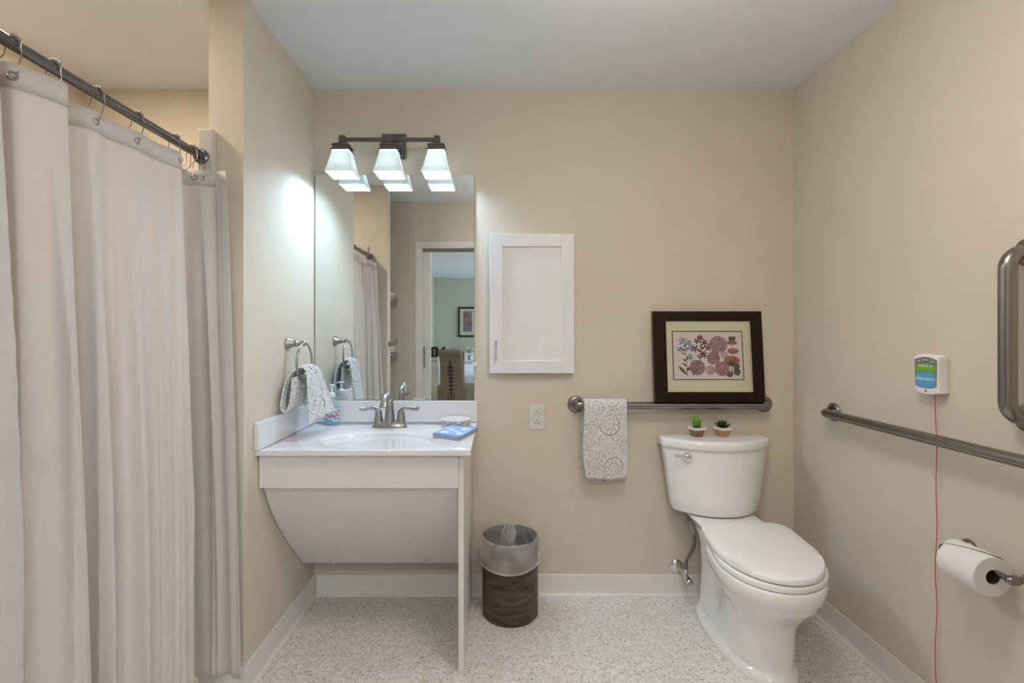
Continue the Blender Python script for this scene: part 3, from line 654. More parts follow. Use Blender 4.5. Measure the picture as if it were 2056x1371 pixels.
MB().box(.489, .496, 2.2365, 2.2378, .577, .588).build('sewn_tag', M['black'], o, label='tiny dark sewn tag').location -= o.location * 0
tg = bpy.data.objects[-1] if False else None

# ------------------------------------------------------------------ framed print
ang = math.atan2(.038, .424); ca, sa = math.cos(ang), math.sin(ang); fo = Vector((.9905, 2.255, .9400)); FW, FH = .257, .427
def fp(x, d, h): return (fo.x + x, fo.y + h * sa - d * ca + .004, fo.z + h * ca + d * sa * .0 + .0005)     # x along, d towards viewer, h up
t = thing('framed_print', 'dark mahogany framed botanical flower print leaning on the wall atop the grab bar', 'picture', fo)
fm = MB()
def fbar(poly_out, poly_in):
    pass
OUT = [(-FW, 0), (FW, 0), (FW, FH), (-FW, FH)]; fw = .046; INN = [(-FW + fw, fw), (FW - fw, fw), (FW - fw, FH - fw), (-FW + fw, FH - fw)]
ring = lambda R, d: [fp(x, d, h) for x, h in R]
sh_ = lambda R, e: [(x - math.copysign(e, x), h + (e if h < FH / 2 else -e)) for x, h in R]
fm.loft([ring(OUT, -.008), ring(OUT, .014), ring(sh_(OUT, .004), .018), ring(sh_(INN, -.012), .020), ring(sh_(INN, -.005), .013), ring(INN, .010), ring(INN, -.008)], cap=False, smooth=False)
fm.build('frame', M['frame'], t)
MB().add(ring(sh_(INN, -.002), .004) + ring(sh_(INN, -.002), -.006), [(0, 1, 2, 3), (7, 6, 5, 4), (0, 1, 5, 4), (1, 2, 6, 5), (2, 3, 7, 6), (3, 0, 4, 7)], False).build('mat_board', M['mat'], t)
pw, ph, pz = .1675, .1165, .2175
MB().add([fp(x, .0046, h) for x, h in ((-pw, pz - ph), (pw, pz - ph), (pw, pz + ph), (-pw, pz + ph))] + [fp(x, .0040, h) for x, h in ((-pw, pz - ph), (pw, pz - ph), (pw, pz + ph), (-pw, pz + ph))], [(0, 1, 2, 3), (7, 6, 5, 4), (0, 1, 5, 4), (1, 2, 6, 5), (2, 3, 7, 6), (3, 0, 4, 7)], False).build('mat_bevel', M['matline'], t)
CWp, CHp = 380, 262
img = np.tile(np.array([.60, .52, .47]), (CHp, CWp, 1)); yy, xx = np.mgrid[0:CHp, 0:CWp].astype(float)
def T(x, y): return ((x - 335) / 900 * CWp, (y - 378) / 627 * CHp)                   # picture sketch units to canvas
def line(p, q_, w0, w1, col):
    x0, y0 = T(*p); x1, y1 = T(*q_); dx, dy = x1 - x0, y1 - y0; L = max(1e-6, dx * dx + dy * dy); tt = np.clip(((xx - x0) * dx + (yy - y0) * dy) / L, 0, 1)
    d = np.hypot(xx - x0 - tt * dx, yy - y0 - tt * dy); img[d < (w0 + (w1 - w0) * tt)] = col
def leafp(p, q_, w_, col):
    x0, y0 = T(*p); x1, y1 = T(*q_); dx, dy = x1 - x0, y1 - y0; L = max(1e-6, dx * dx + dy * dy); tt = ((xx - x0) * dx + (yy - y0) * dy) / L; d = np.abs(-(yy - y0) * dx + (xx - x0) * dy) / math.sqrt(L)
    ok = (tt > 0) & (tt < 1) & (d < w_ * np.sin(np.clip(tt, 0, 1) * np.pi) ** .7); sh = (.8 + .35 * (d < w_ * .25))[..., None]
    img[ok] = (np.array(col) * sh)[ok]
def rose(x, y, r, cols, pet=7, sq=1.0, seed=0):
    cx, cy = T(x, y); R_ = r / 900 * CWp; dx, dy = xx - cx, (yy - cy) / sq; th = np.arctan2(dy, dx); d = np.hypot(dx, dy); th = th + .55 * np.sin(th * 2 + seed * 1.7) + .35 * np.sin(d / R_ * 6 + seed); th = th + .12 * np.sin(dx * .4) * np.cos(dy * .33)
    edge = R_ * (1 + .07 * np.abs(np.sin(th * pet / 2 + seed)) + .03 * np.sin(th * 13 + seed)); ok = d < edge; q_ = d / R_
    k = np.sin(q_ * 17 + 1.6 * np.sin(th * pet + seed + q_ * 4)); k2 = np.sin(th * pet * 2 + q_ * 9 + seed)
    f = np.clip(.5 + .5 * k * .8 + .22 * k2, 0, 1)[..., None]; c_ = np.array(cols[0]) * (1 - f) + np.array(cols[1]) * f
    img[ok] = c_[ok]; img[(d > edge * .955) & ok] = np.array(cols[0]) * .8
line((380, 415), (1195, 415), .5, .5, (.48, .40, .36)); line((380, 965), (1210, 965), .5, .5, (.48, .40, .36)); line((380, 415), (390, 965), .5, .5, (.48, .40, .36)); line((1195, 415), (1210, 965), .5, .5, (.48, .40, .36))
for (a_, b_, y_) in ((405, 620, 436), (745, 800, 438), (1015, 1065, 440), (530, 640, 462)):
    xs = np.arange(a_, b_, 9)
    for i in range(len(xs) - 1): line((xs[i], y_ + 4 * math.sin(i * 2.1)), (xs[i + 1], y_ + 4 * math.sin((i + 1) * 2.1)), .35, .35, (.42, .33, .29))
G1, G2, BL, RD = (.08, .09, .055), (.13, .13, .06), (.17, .25, .36), (.14, .045, .045)
line((505, 950), (495, 560), 2.2, 1.2, (.14, .10, .08)); line((495, 560), (510, 460), 1, .8, (.2, .1, .08)); line((500, 640), (545, 590), 1, .8, G1); line((500, 640), (430, 570), 1, .8, G1)
for p, q_, w_ in (((500, 945), (395, 830), 9), ((500, 830), (445, 790), 5), ((500, 770), (450, 730), 4), ((505, 900), (545, 840), 7), ((495, 670), (440, 660), 4), ((500, 620), (455, 615), 5), ((500, 575), (470, 555), 5), ((505, 610), (540, 590), 6), ((505, 740), (530, 705), 4)): leafp(p, q_, w_, G2 if w_ > 8 else G1)
def lily(x, y, s, col, rot=0, n=6):
    for k in range(n):
        a = math.radians(rot + 360 * k / n + 9 * math.sin(k * 5)); leafp((x, y), (x + s * math.cos(a), y + s * .9 * math.sin(a)), 4.2, np.array(col) * (1 + .35 * math.sin(k * 2.4)))
lily(455, 500, 68, BL, 10); lily(530, 525, 62, BL, 30); lily(425, 610, 52, BL, 40); lily(575, 590, 60, BL, 50); lily(545, 715, 58, BL, 20)
line((685, 760), (700, 470), 2, 1.2, (.13, .08, .06))
for p, q_, w_ in (((685, 735), (640, 680), 5), ((690, 640), (655, 620), 6), ((700, 600), (690, 555), 5), ((700, 610), (740, 580), 6), ((690, 690), (700, 650), 5)): leafp(p, q_, w_, G1)
lily(690, 455, 50, RD, -90); lily(650, 500, 50, RD, 160, 5); lily(740, 520, 62, RD, 20); lily(620, 600, 66, RD, 80, 5); lily(785, 585, 60, RD, 60, 5); lily(725, 680, 66, RD, 30, 7)
PU = ((.15, .07, .085), (.42, .27, .28)); PK = ((.14, .055, .06), (.44, .27, .26)); OR = ((.14, .045, .03), (.40, .20, .13))
rose(920, 545, 112, PU, 6, .93, 1); rose(855, 725, 82, PK, 8, 1, 2); rose(965, 868, 90, PK, 9, .98, 4); rose(1000, 690, 48, ((.3, .2, .23), (.5, .4, .41)), 5, 1.1, 0)
line((1105, 540), (1120, 600), 1.2, 1.2, (.13, .09, .06)); line((1118, 650), (1118, 720), 1.2, 1.2, G1)
for dx in (-30, -12, 10, 30): leafp((1105 + dx * .7, 505), (1110 + dx * 1.3, 432), 6, G1)
rose(1105, 520, 66, OR, 7, .42, 1); rose(1115, 632, 70, OR, 7, .52, 3); rose(1095, 765, 98, OR, 9, .66, 5)
for a in range(-160, 0, 26): leafp((1090, 830), (1090 + 60 * math.cos(math.radians(a)), 830 + 75 * math.sin(math.radians(a))), 5, G1)
leafp((1110, 830), (1195, 850), 18, G1); line((1092, 820), (1098, 945), 2.2, 2.2, (.11, .09, .06)); leafp((1020, 950), (1110, 925), 17, G2); leafp((1112, 925), (1200, 890), 21, G1); leafp((1015, 955), (1095, 955), 9, G1)
rose(640, 850, 96, ((.11, .05, .06), (.40, .27, .28)), 8, 1.0, 7); leafp((600, 920), (575, 965), 3, G1)
for k in range(15): a = math.radians(12 + k * 24); line((630, 870), (630 + 78 * math.cos(a), 860 + 74 * math.sin(a)), .5, .9, (.12, .06, .07))
rose(810, 885, 60, ((.24, .11, .12), (.54, .38, .36)), 5, .95, 2); rose(852, 720, 12, ((.3, .12, .02), (.45, .22, .04)), 3)
img = np.clip(img * (1 + .05 * (np.random.RandomState(2).rand(CHp, CWp, 1) - .5)), 0, 1)
m_ = gridmb(CWp - 1, CHp - 1, lambda u, v: fp(-pw + .0055 + (2 * pw - .011) * u, .0052, pz + ph - .0055 - (2 * ph - .011) * v)); o = m_.build('print', M['print'], t); setcol(o, img.reshape(-1, 3))

# ------------------------------------------------------------------ toilet
tx = 1.003
t = thing('toilet', 'white two-piece elongated toilet with closed lid in the right corner', 'toilet', (tx, 2.0, 0))
def egg(hw, yf, yb, z, yc=None, nf=2.15, nb=3.0, n=64, cx=tx, hwb=None, rot=0):
    yc = yc if yc is not None else yf + (yb - yf) * .45; out = []
    for k in range(n):
        a = 2 * math.pi * k / n; c_, s_ = math.cos(a), math.sin(a); e = nb if s_ > 0 else nf
        x = hw * math.copysign(abs(c_) ** (2 / e), c_); 
        if s_ > 0 and hwb: x *= 1 - (1 - hwb / hw) * abs(s_) ** 1.0
        y = yc + (yb - yc) * abs(s_) ** (2 / e) if s_ > 0 else yc - (yc - yf) * abs(s_) ** (2 / e)
        out.append((cx + x - (2.05 - y) * math.tan(math.radians(rot)), y, z))
    return out
B = []
for z, hw, yf, yb, nb, nf, yc in ((0, .134, 1.700, 2.250, 2.8, 2.2, 1.98), (.010, .137, 1.697, 2.253, 2.8, 2.2, 1.98), (.024, .136, 1.699, 2.252, 2.8, 2.2, 1.98), (.033, .129, 1.706, 2.246, 2.8, 2.2, 1.98), (.040, .116, 1.718, 2.230, 2.6, 2.2, 1.96),
                      (.050, .104, 1.728, 2.20, 2.0, 2.3, 1.86), (.075, .098, 1.733, 2.17, 1.7, 2.3, 1.82), (.12, .095, 1.733, 2.15, 1.6, 2.3, 1.81), (.16, .095, 1.728, 2.14, 1.6, 2.3, 1.81), (.195, .099, 1.715, 2.13, 1.7, 2.2, 1.81),
                      (.225, .110, 1.695, 2.12, 1.9, 2.2, 1.80), (.26, .130, 1.662, 2.11, 2.1, 2.15, 1.80), (.29, .149, 1.630, 2.10, 2.3, 2.1, 1.80), (.315, .162, 1.605, 2.09, 2.5, 2.1, 1.80), (.335, .170, 1.592, 2.085, 2.7, 2.1, 1.80), (.341, .173, 1.588, 2.083, 2.7, 2.1, 1.80), (.346, .179, 1.581, 2.08, 2.8, 2.1, 1.80), (.37, .186, 1.572, 2.075, 2.9, 2.1, 1.80), (.395, .189, 1.568, 2.07, 3, 2.1, 1.80), (.403, .187, 1.571, 2.068, 3, 2.1, 1.80), (.406, .180, 1.578, 2.06, 3, 2.1, 1.80)):
    q_ = min(1, max(0, (z - .18) / .2)); B.append(egg(hw, yf, yb, z, yc=yc, nf=nf, nb=nb, cx=tx + .004 + .020 * q_, rot=6.0 * q_))
bm_ = MB().loft(B)
# rear deck carrying the tank
def rr(cx, hw, y0, y1, z, r=.02, n=5):
    out = []
    for sx2, sy2, a0 in ((1, 1, 0), (-1, 1, 90), (-1, -1, 180), (1, -1, 270)):
        for k in range(n):
            a = math.radians(a0 + 90 * k / (n - 1)); out.append((cx + sx2 * (hw - r) + r * math.cos(a), (y1 - r if sy2 > 0 else y0 + r) + r * math.sin(a), z))
    return out
bm_.loft([rr(tx, .080, 2.0, 2.20, .20), rr(tx, .085, 1.99, 2.21, .34), rr(tx, .105, 1.98, 2.22, .385), rr(tx + .003, .133, 1.97, 2.225, .425), rr(tx + .005, .143, 1.965, 2.225, .437), rr(tx + .005, .142, 1.968, 2.223, .4435)])
# trapway bulges on both sides
bm_.loft([rr(tx, .106, 2.04, 2.215, .028, .05, 9), rr(tx, .098, 2.045, 2.205, .06, .05, 9), rr(tx, .094, 2.04, 2.20, .14, .05, 9), rr(tx, .092, 2.02, 2.195, .24, .05, 9), rr(tx + .004, .100, 1.99, 2.20, .33, .05, 9), rr(tx + .006, .118, 1.97, 2.21, .40, .05, 9)])
bm_.build('bowl', M['porcelain'], t)
for s_ in (-1, 1): MB().lathe([(.013, 0), (.013, .014), (.011, .018), (.004, .021)], (tx + s_ * .112, 2.075, .034), n=20).build('bolt_cap', M['seat'], t)
cxl = 1.032
sr = [egg(.183, 1.578, 2.03, .4075, 1.80, 2.05, 3, cx=cxl, rot=6.5, hwb=.15), egg(.188, 1.573, 2.035, .412, 1.80, 2.05, 3, cx=cxl, rot=6.5, hwb=.155), egg(.190, 1.571, 2.037, .424, 1.80, 2.05, 3, cx=cxl, rot=6.5, hwb=.155), egg(.188, 1.573, 2.036, .429, 1.80, 2.05, 3, cx=cxl, rot=6.5, hwb=.155), egg(.180, 1.58, 2.03, .431, 1.80, 2.05, 3, cx=cxl, rot=6.5, hwb=.15)]
MB().loft(sr).build('seat_ring', M['seat'], t)
lr = [egg(.182, 1.580, 2.052, .4335, 1.84, 2.05, 12, cx=cxl, rot=6.5, hwb=.155), egg(.188, 1.573, 2.058, .437, 1.84, 2.05, 12, cx=cxl, rot=6.5, hwb=.150), egg(.189, 1.572, 2.059, .449, 1.84, 2.05, 12, cx=cxl, rot=6.5, hwb=.150), egg(.186, 1.575, 2.058, .4545, 1.84, 2.05, 12, cx=cxl, rot=6.5, hwb=.148), egg(.178, 1.583, 2.054, .4575, 1.80, 2.05, 7, cx=cxl, rot=6.5, hwb=.142), egg(.150, 1.612, 2.04, .4592, 1.80, 2.05, 4, cx=cxl, rot=6.5, hwb=.13), egg(.08, 1.69, 1.95, .4600, 1.80, 2.05, 4, cx=cxl, rot=6.5, hwb=.07), egg(.01, 1.77, 1.81, .4602, 1.80, 2.05, 4, cx=cxl, rot=6.5)]
MB().loft(lr).build('lid', M['seat'], t)
for s_ in (-1, 1): MB().box(cxl + s_ * .075 - .022, cxl + s_ * .075 + .022, 2.055, 2.082, .436, .452, .004).build('hinge', M['seat'], t)
def dsh(hw, yb, ys, yf, z, n=28, r=.012):
    out = [(tx + hw - r, yb, z), (tx + hw - r * .3, yb - r * .3, z), (tx + hw, yb - r, z), (tx + hw, ys + .006, z)]
    out = out[::-1]; out = [(tx + hw, ys + .006, z), (tx + hw, yb - r, z), (tx + hw - r * .3, yb - r * .3, z), (tx + hw - r, yb, z), (tx - hw + r, yb, z), (tx - hw + r * .3, yb - r * .3, z), (tx - hw, yb - r, z), (tx - hw, ys + .006, z)]
    for k in range(n + 1):
        q_ = -1 + 2 * k / n; e = (hw - .003); out.append((tx + e * q_, yf + (ys - yf) * abs(q_) ** 2.3, z))
    return out
tk = [dsh(.175, 2.275, 2.225, 2.135, .447), dsh(.192, 2.280, 2.215, 2.118, .451), dsh(.198, 2.282, 2.211, 2.112, .460)]
for k in range(1, 7): f = k / 6; tk.append(dsh(.198 + .040 * f, 2.282, 2.211 + .004 * f, 2.112 + .004 * f, .460 + (.741 - .460) * f))
MB().loft(tk).build('tank', M['porcelain'], t)
MB().loft([dsh(.240, 2.288, 2.217, 2.112, .7415), dsh(.245, 2.290, 2.213, 2.105, .744), dsh(.2475, 2.291, 2.211, 2.101, .750), dsh(.2475, 2.291, 2.211, 2.101, .770), dsh(.2455, 2.290, 2.213, 2.104, .778), dsh(.240, 2.287, 2.217, 2.110, .7825), dsh(.228, 2.28, 2.226, 2.124, .7835)]).build('tank_lid', M['porcelain'], t)
lv = MB(); lx, lz = .846, .709; ly = 2.146
lv.lathe([(.0195, .0), (.0195, .004), (.018, .011), (.0125, .017), (.003, .0195)], (lx, ly + .004, lz), axis=(-.25, -1, 0), n=28)
lv.tube(crom([(lx, ly - .008, lz), (lx - .018, ly - .012, lz + .002), (lx - .035, ly - .010, lz + .006), (lx - .050, ly - .006, lz + .0085), (lx - .060, ly - .004, lz + .009)], 5), [.0105 - .0045 * min(1, i / 9) + .003 * max(0, i - 11) / 9 for i in range(21)], 12)
lv.build('flush_lever', M['chrome'], t)
# supply valve and hose
t = thing('supply_valve', 'chrome stop valve with round escutcheon feeding a grey hose left of the toilet', 'valve', (.862, 2.318, .14))
vx, vz = .862, .140
MB().lathe([(.033, .0005), (.033, .002), (.028, .008), (.014, .013), (.009, .014)], (vx, YB, vz), axis=(0, -1, 0), n=32).build('escutcheon', M['chrome'], t)
vb = MB(); vb.tube([(vx, 2.308, vz), (vx + .010, 2.27, vz - .008), (vx + .014, 2.245, vz - .014)], .0095, 16).tube([(vx + .014, 2.245, vz - .014), (vx + .018, 2.228, vz - .020)], .013, 16).tube([(vx + .014, 2.25, vz - .012), (vx + .0165, 2.250, vz + .026)], .008, 14)
vb.build('valve_body', M['chrome'], t)
MB().lathe([(.007, -.004), (.017, 0), (.019, .004), (.017, .010), (.008, .012)], (vx + .019, 2.222, vz - .022), axis=(.35, -.8, -.3), n=28, sy=.75).build('valve_knob', M['chrome'], t)
hp = crom([(vx + .0165, 2.250, vz + .020), (vx + .0175, 2.250, vz + .055), (vx + .030, 2.247, vz + .085), (vx + .048, 2.243, vz + .125), (vx + .052, 2.240, vz + .165), (vx + .044, 2.238, vz + .205), (vx + .030, 2.236, vz + .245), (vx + .020, 2.232, vz + .270), (vx + .018, 2.230, vz + .300)], 6)
MB().tube(hp, .0068, 12).build('hose', M['hose'], t)
MB().tube([hp[0], hp[4]], .0088, 12).build('hose_coupling', M['hose'], t)
MB().tube([hp[-5], hp[-2]], .0082, 12).lathe([(.016, 0), (.016, .012), (.014, .014)], (vx + .018, 2.230, vz + .291), n=8).build('hose_coupling', M['hose'], t)
MB().tube([hp[28] + Vector((.002, -.001, 0)), hp[31] + Vector((0, -.001, 0)), hp[38] + Vector((-.001, -.001, 0))], [.0115, .0105, .0095], 10, flat=.7).build('tape_tag', M['tape'], t)

# ------------------------------------------------------------------ succulents
def pot(x, y, nm, label, low, rot):
    z0 = .784; t = thing(nm, label, 'potted succulent', (x, y, z0)); cr_, sr_ = math.cos(rot), math.sin(rot)
    def sq(h, z): return [(x + (a * cr_ - b * sr_) * h, y + (a * sr_ + b * cr_) * h, z0 + z) for a, b in ((-1, -1), (1, -1), (1, 1), (-1, 1))]
    MB().loft([sq(.0175, 0), sq(.0250, .030)], smooth=False).build('pot_base', low, t)
    MB().loft([sq(.0252, .0302), sq(.0270, .0315), sq(.0285, .044), sq(.0260, .044), sq(.0245, .037)], smooth=False).build('pot_rim', M['potwhite'], t)
    MB().loft([sq(.0243, .0315), sq(.0248, .040)], smooth=False).build('soil', M['soil'], t)
    return t, z0 + .040
def petal(base, d, up, L, W, curl, th=.0035):
    d = Vector(d).normalized(); sd = Vector((-d.y, d.x, 0)); rings = []
    for i in range(9):
        f = i / 8; el = up + curl * f; c = Vector(base) + sum(((d * math.cos(up + curl * (j + .5) / 8) + Vector((0, 0, 1)) * math.sin(up + curl * (j + .5) / 8)) * (L / 8) for j in range(i)), Vector((0, 0, 0)))
        nrm = (-d * math.sin(el) + Vector((0, 0, 1)) * math.cos(el)); w_ = W * (math.sin(math.pi * min(1, f * .80 + .14)) ** .8) * (1 if f < .9 else .35) + .0003; h = th * (1 - f * .7)
        rings.append([c + sd * w_ * math.cos(2 * math.pi * k / 8) + nrm * (h * math.sin(2 * math.pi * k / 8) + .25 * w_ * math.cos(2 * math.pi * k / 8) ** 2) for k in range(8)])
    return rings
t, zb = pot(.923, 2.236, 'potted_succulent', 'closed bright green bud-shaped succulent in white and brown pot on the tank', M['potbrown'], math.radians(17))
for i in range(8):
    a = math.radians(-90 + i * 137); ex = .006 if i < 5 else .002
    MB().loft(petal((.923 + ex * math.cos(a), 2.236 + ex * math.sin(a), zb - .002), (math.cos(a), math.sin(a), 0), math.radians(62), .052 + .004 * (i % 3), .0165, math.radians(62), .003)).build('leaf', M['leaf'], t)
t, zb = pot(1.042, 2.236, 'potted_succulent', 'low dark rosette succulent in white and gold glitter pot on the tank', M['potgold'], math.radians(20))
for i in range(22):
    a = math.radians(i * 137.5); k = i / 21; up = math.radians(8 + 62 * k); L = .040 - .018 * k
    MB().loft(petal((1.042 + .003 * math.cos(a), 2.236 + .003 * math.sin(a), zb + .002 + .007 * k), (math.cos(a), math.sin(a), 0), up, L, .0105 - .003 * k, math.radians(30), .0022)).build('leaf', M['leafdark'], t)

# ------------------------------------------------------------------ waste bin
bx_, by_ = .055, 2.185; BH, BR = .345, .1255
t = thing('waste_bin', 'round dark wood grain waste bin with clear liner between vanity and towel', 'waste bin', (bx_, by_, 0))
MB().lathe([(BR - .003, 0), (BR, .004), (BR, BH), (BR - .004, BH), (BR - .004, .012)], (bx_, by_, .0005), n=72, cap=True).build('bin_body', M['canwood'], t)
MB().lathe([(BR - .0045, BH - .002), (BR - .0052, .02), (BR - .02, .0135)], (bx_, by_, .0005), n=48, cap=False).build('bin_lining', M['black'], t)
def bag(u, v):
    a = 2 * math.pi * u; 
    wr = math.sin(a * 9 + 2 * math.sin(a * 3)) * .5 + math.sin(a * 17 + 1.3) * .3 + .4 * math.sin(a * 5 + 2)
    if v < .5:                                    # outer drape
        q_ = 1 - v / .5                           # 1 at hem, 0 at rim
        r = BR + .003 + .021 * math.sin(min(1, q_ * 1.05) * math.pi * .72) ** 1.1 + .004 * wr * q_ * (1.1 - q_) * 2; 
        z = BH - (.098 + .012 * math.sin(a + 3.6) + .004 * math.sin(3 * a)) * q_
        if q_ > .93: r += .001
    else:
        q_ = (v - .5) / .5; r = BR - .006 - .022 * q_ + .0035 * wr * q_; z = BH - .14 * q_
    if abs(v - .5) < .03: z += .004 * (1 - abs(v - .5) / .03) + .002 * wr
    r = min(r, .1325) if math.sin(a) > .55 else r
    return (bx_ + r * math.cos(a), by_ + r * math.sin(a), z)
m_ = gridmb(180, 60, bag); ol = m_.build('bin_liner', M['bag'], t)
def tuft(u, v):
    w_ = .022 + .022 * v + .004 * math.sin(v * 14); x = bx_ - .012 + (u - .5) * 2 * w_ + .006 * math.sin(v * 6) + .012 * v; y = by_ + .108 - .095 * v + .008 * math.sin(u * 16 + v * 5); z = BH + .020 * math.cos(v * 2.2) - .085 * v * v + .006 * math.sin(u * 21 + v * 9) + .004
    return (x, y, z)
gridmb(50, 50, tuft).build('crumpled_liner_top', M['bag'], t)
MB().tube([(bx_ + (BR + .0135) * math.cos(2 * math.pi * k / 72) * (1 if math.sin(2 * math.pi * k / 72) < .55 else .955), by_ + min(.131, (BR + .0135) * math.sin(2 * math.pi * k / 72)), BH - .098 - .012 * math.sin(2 * math.pi * k / 72 + 3.6) - .004 * math.sin(6 * math.pi * k / 72)) for k in range(72)], .0028, 8, closed=True).build('liner_hem', M['bag'], t)

# ------------------------------------------------------------------ emergency call station
t = thing('emergency_call_station', 'white wall unit with green check-in and blue emergency keys', 'call button', (XR, 1.560, 1.07))
ey, ez = 1.561, 1.130; ex1 = XR - .036
def esh(s_, x, dz=0):
    out = []; n = 10
    H, W = .066 * s_ , .0475 * s_
    for k in range(n + 1): q_ = -1 + 2 * k / n; out.append((x, ey + q_ * W * .97, ez + dz + H - .0085 * q_ * q_))
    for k in range(1, n): q_ = 1 - 2 * k / n; out.append((x, ey + W * (.985 - .10 * (1 - q_ * q_)), ez + dz + q_ * (H - .010)))
    for k in range(n + 1): q_ = 1 - 2 * k / n; out.append((x, ey + q_ * W * .97, ez + dz - H + .0085 * q_ * q_))
    for k in range(1, n): q_ = -1 + 2 * k / n; out.append((x, ey - W * (.985 - .10 * (1 - q_ * q_)), ez + dz + q_ * (H - .010)))
    return out
MB().loft([esh(.96, XR - .0005), esh(1, XR - .004), esh(1, ex1 + .004), esh(.975, ex1 + .001), esh(.94, ex1)]).build('housing', M['seat'], t)
def plate(pts, name, m, x, th=.0005): MB().prism(pts, 'x', x - th, x).build(name, m, t)
def shape(z0, z1, b0, b1, w0, w1, n=12, pinch=.004):
    top = [(ey + (1 - 2 * k / n) * w1, ez + z1 - b1 * (1 - 2 * k / n) ** 2) for k in range(n + 1)]
    bot = [(ey + (-1 + 2 * k / n) * w0, ez + z0 - b0 * (1 - 2 * k / n) ** 2) for k in range(n + 1)]
    return top + bot
plate(shape(-.046, .056, -.008, .010, .039, .041), 'label_plate', M['gray'], ex1)
plate(shape(.012, .035, .009, .008, .0345, .0365), 'check_in_key', M['green'], ex1 - .0005)
plate(shape(-.043, .009, -.008, .010, .0375, .0345), 'emergency_key', M['blue'], ex1 - .0005)
Rt = Matrix(((0, 0, -1), (-1, 0, 0), (0, 1, 0)))
text('lettering', 'EMERGENCY', .0128, M['lettering'], t, (ex1 - .0012, ey, ez - .016), Rt)
text('lettering', 'CHECK IN', .0112, M['lettering'], t, (ex1 - .0012, ey, ez + .026), Rt)
li = MB()
for dy, wz, hh in ((.024, .005, .041), (0, .0085, .0455), (-.024, .0045, .041)): li.box(ex1 - .0008, ex1 - .0005, ey + dy - wz, ey + dy + wz, ez + hh, ez + hh + .002)
li.build('indicator_light', M['lettering'], t)
MB().lathe([(.0042, 0), (.0035, .001), (.001, .0011)], (ex1, ey, ez - .0535), axis=(-1, 0, 0), n=16).build('sensor', M['gray'], t)
MB().lathe([(.002, 0), (.001, .0008)], (ex1 - .0005, ey, ez + .040), axis=(-1, 0, 0), n=10).build('microphone', M['black'], t)
cd = [(XR - .012 - .0055 * max(0, 1 - i / 4) + .0012 * math.sin(i * .9), 1.548 + .0018 * math.sin(i * 1.1) + .004 * i / 22, ez - .062 - i * .0445) for i in range(23)]
MB().tube(crom(cd, 3), .0012, 8).build('pull_cord', M['cord'], t, label='long thin red pull cord')

# ------------------------------------------------------------------ toilet paper holder
px_, pz_ = 1.338, .603
t = thing('toilet_paper_holder', 'dark nickel two-post toilet paper holder on the right wall', 'toilet paper holder', (XR, 1.36, pz_))
for y in (1.452, 1.262):
    MB().lathe([(.027, .0005), (.027, .004), (.022, .012), (.014, .022), (.0125, .030), (.014, .032), (.014, .036), (.0095, .041), (.009, .058), (.0125, .062), (.0135, .070), (.0115, .082), (.007, .088), (.002, .090)], (XR, y, pz_ + .012), axis=(-1, 0, 0), n=28).build('post', M['steel'], t)
MB().tube([(px_ + .008, 1.268, pz_ + .012), (px_ + .008, 1.446, pz_ + .012)], .008, 14).build('roller', M['steel'], t)
t = thing('toilet_paper_roll', 'white toilet paper roll with folded end on the right wall holder', 'toilet paper', (px_, 1.355, pz_))
r0, r1, ya, yb_ = .0545, .0195, 1.302, 1.412
m_ = MB(); prof = [(r1, ya), (r0 - .002, ya), (r0, ya + .002), (r0, yb_ - .002), (r0 - .002, yb_), (r1, yb_)]; nn = 56
vs = []
for r, y in prof:
    for k in range(nn): a = 2 * math.pi * k / nn; vs.append((px_ + r * math.cos(a), y, pz_ + r * math.sin(a)))
m_.add(vs, [(i * nn + k, i * nn + (k + 1) % nn, (i + 1) * nn + (k + 1) % nn, (i + 1) * nn + k) for i in range(5) for k in range(nn)]); m_.build('paper', M['tp'], t)
MB().lathe([(r1 - .0002, .0006), (r1 - .0002, yb_ - ya - .0006), (r1 - .0012, yb_ - ya - .0006), (r1 - .0012, .0006)], (px_, yb_, pz_), axis=(0, -1, 0), n=40, cap=False).build('core', M['core'], t)
def flap(u, v):                                   # last sheet, folded in a point on top
    a = math.radians(60 + 62 * v); wide = 1 - .55 * v * 0; y = ya + .001 + (yb_ - ya - .002) * u
    aa = math.radians(52 + (74 * (1 - .62 * (1 - u))) * v); return (px_ + (r0 + .0012 + .0022 * v) * math.cos(aa), y, pz_ + (r0 + .0012 + .0022 * v) * math.sin(aa))
gridmb(20, 16, flap).build('loose_sheet', M['tp'], t, solid=.0008)

# ------------------------------------------------------------------ shower rod, hooks, curtain
RX, RZ = -1.017, 1.868
t = thing('curtain_rod', 'dark steel shower curtain rod running from the surround edge towards the camera', 'curtain rod', (RX, 1.2, RZ))
MB().tube([(RX, .806, RZ), (RX, 1.651, RZ)], .0135, 20).build('rod', M['rod'], t)
for y, d_ in ((.8035, 1), (1.6515, -1)): MB().lathe([(.0255, 0), (.0255, .006), (.019, .010), (.018, .022), (.0140, .022)], (RX, y, RZ), axis=(0, d_, 0), n=28).build('flange', M['rod'], t)
plan = [(-.912, 1.612), (-.955, 1.618), (-1.005, 1.602), (-1.043, 1.585), (-1.045, 1.545), (-1.0, 1.49), (-.958, 1.447), (-.975, 1.37), (-.972, 1.295), (-.990, 1.23), (-.985, 1.172), (-1.018, 1.125), (-1.022, 1.098), (-.975, 1.066), (-.940, 1.048), (-.955, 1.005), (-.975, .967), (-1.02, .955), (-1.025, .935), (-.96, .922), (-.95, .895), (-1.01, .882), (-1.02, .865), (-.96, .852), (-.96, .832), (-1.02, .822)]
pc = crom([(a, b, 0) for a, b in plan], 10); LL = [0]
for i in range(1, len(pc)): LL.append(LL[-1] + (pc[i] - pc[i - 1]).length)
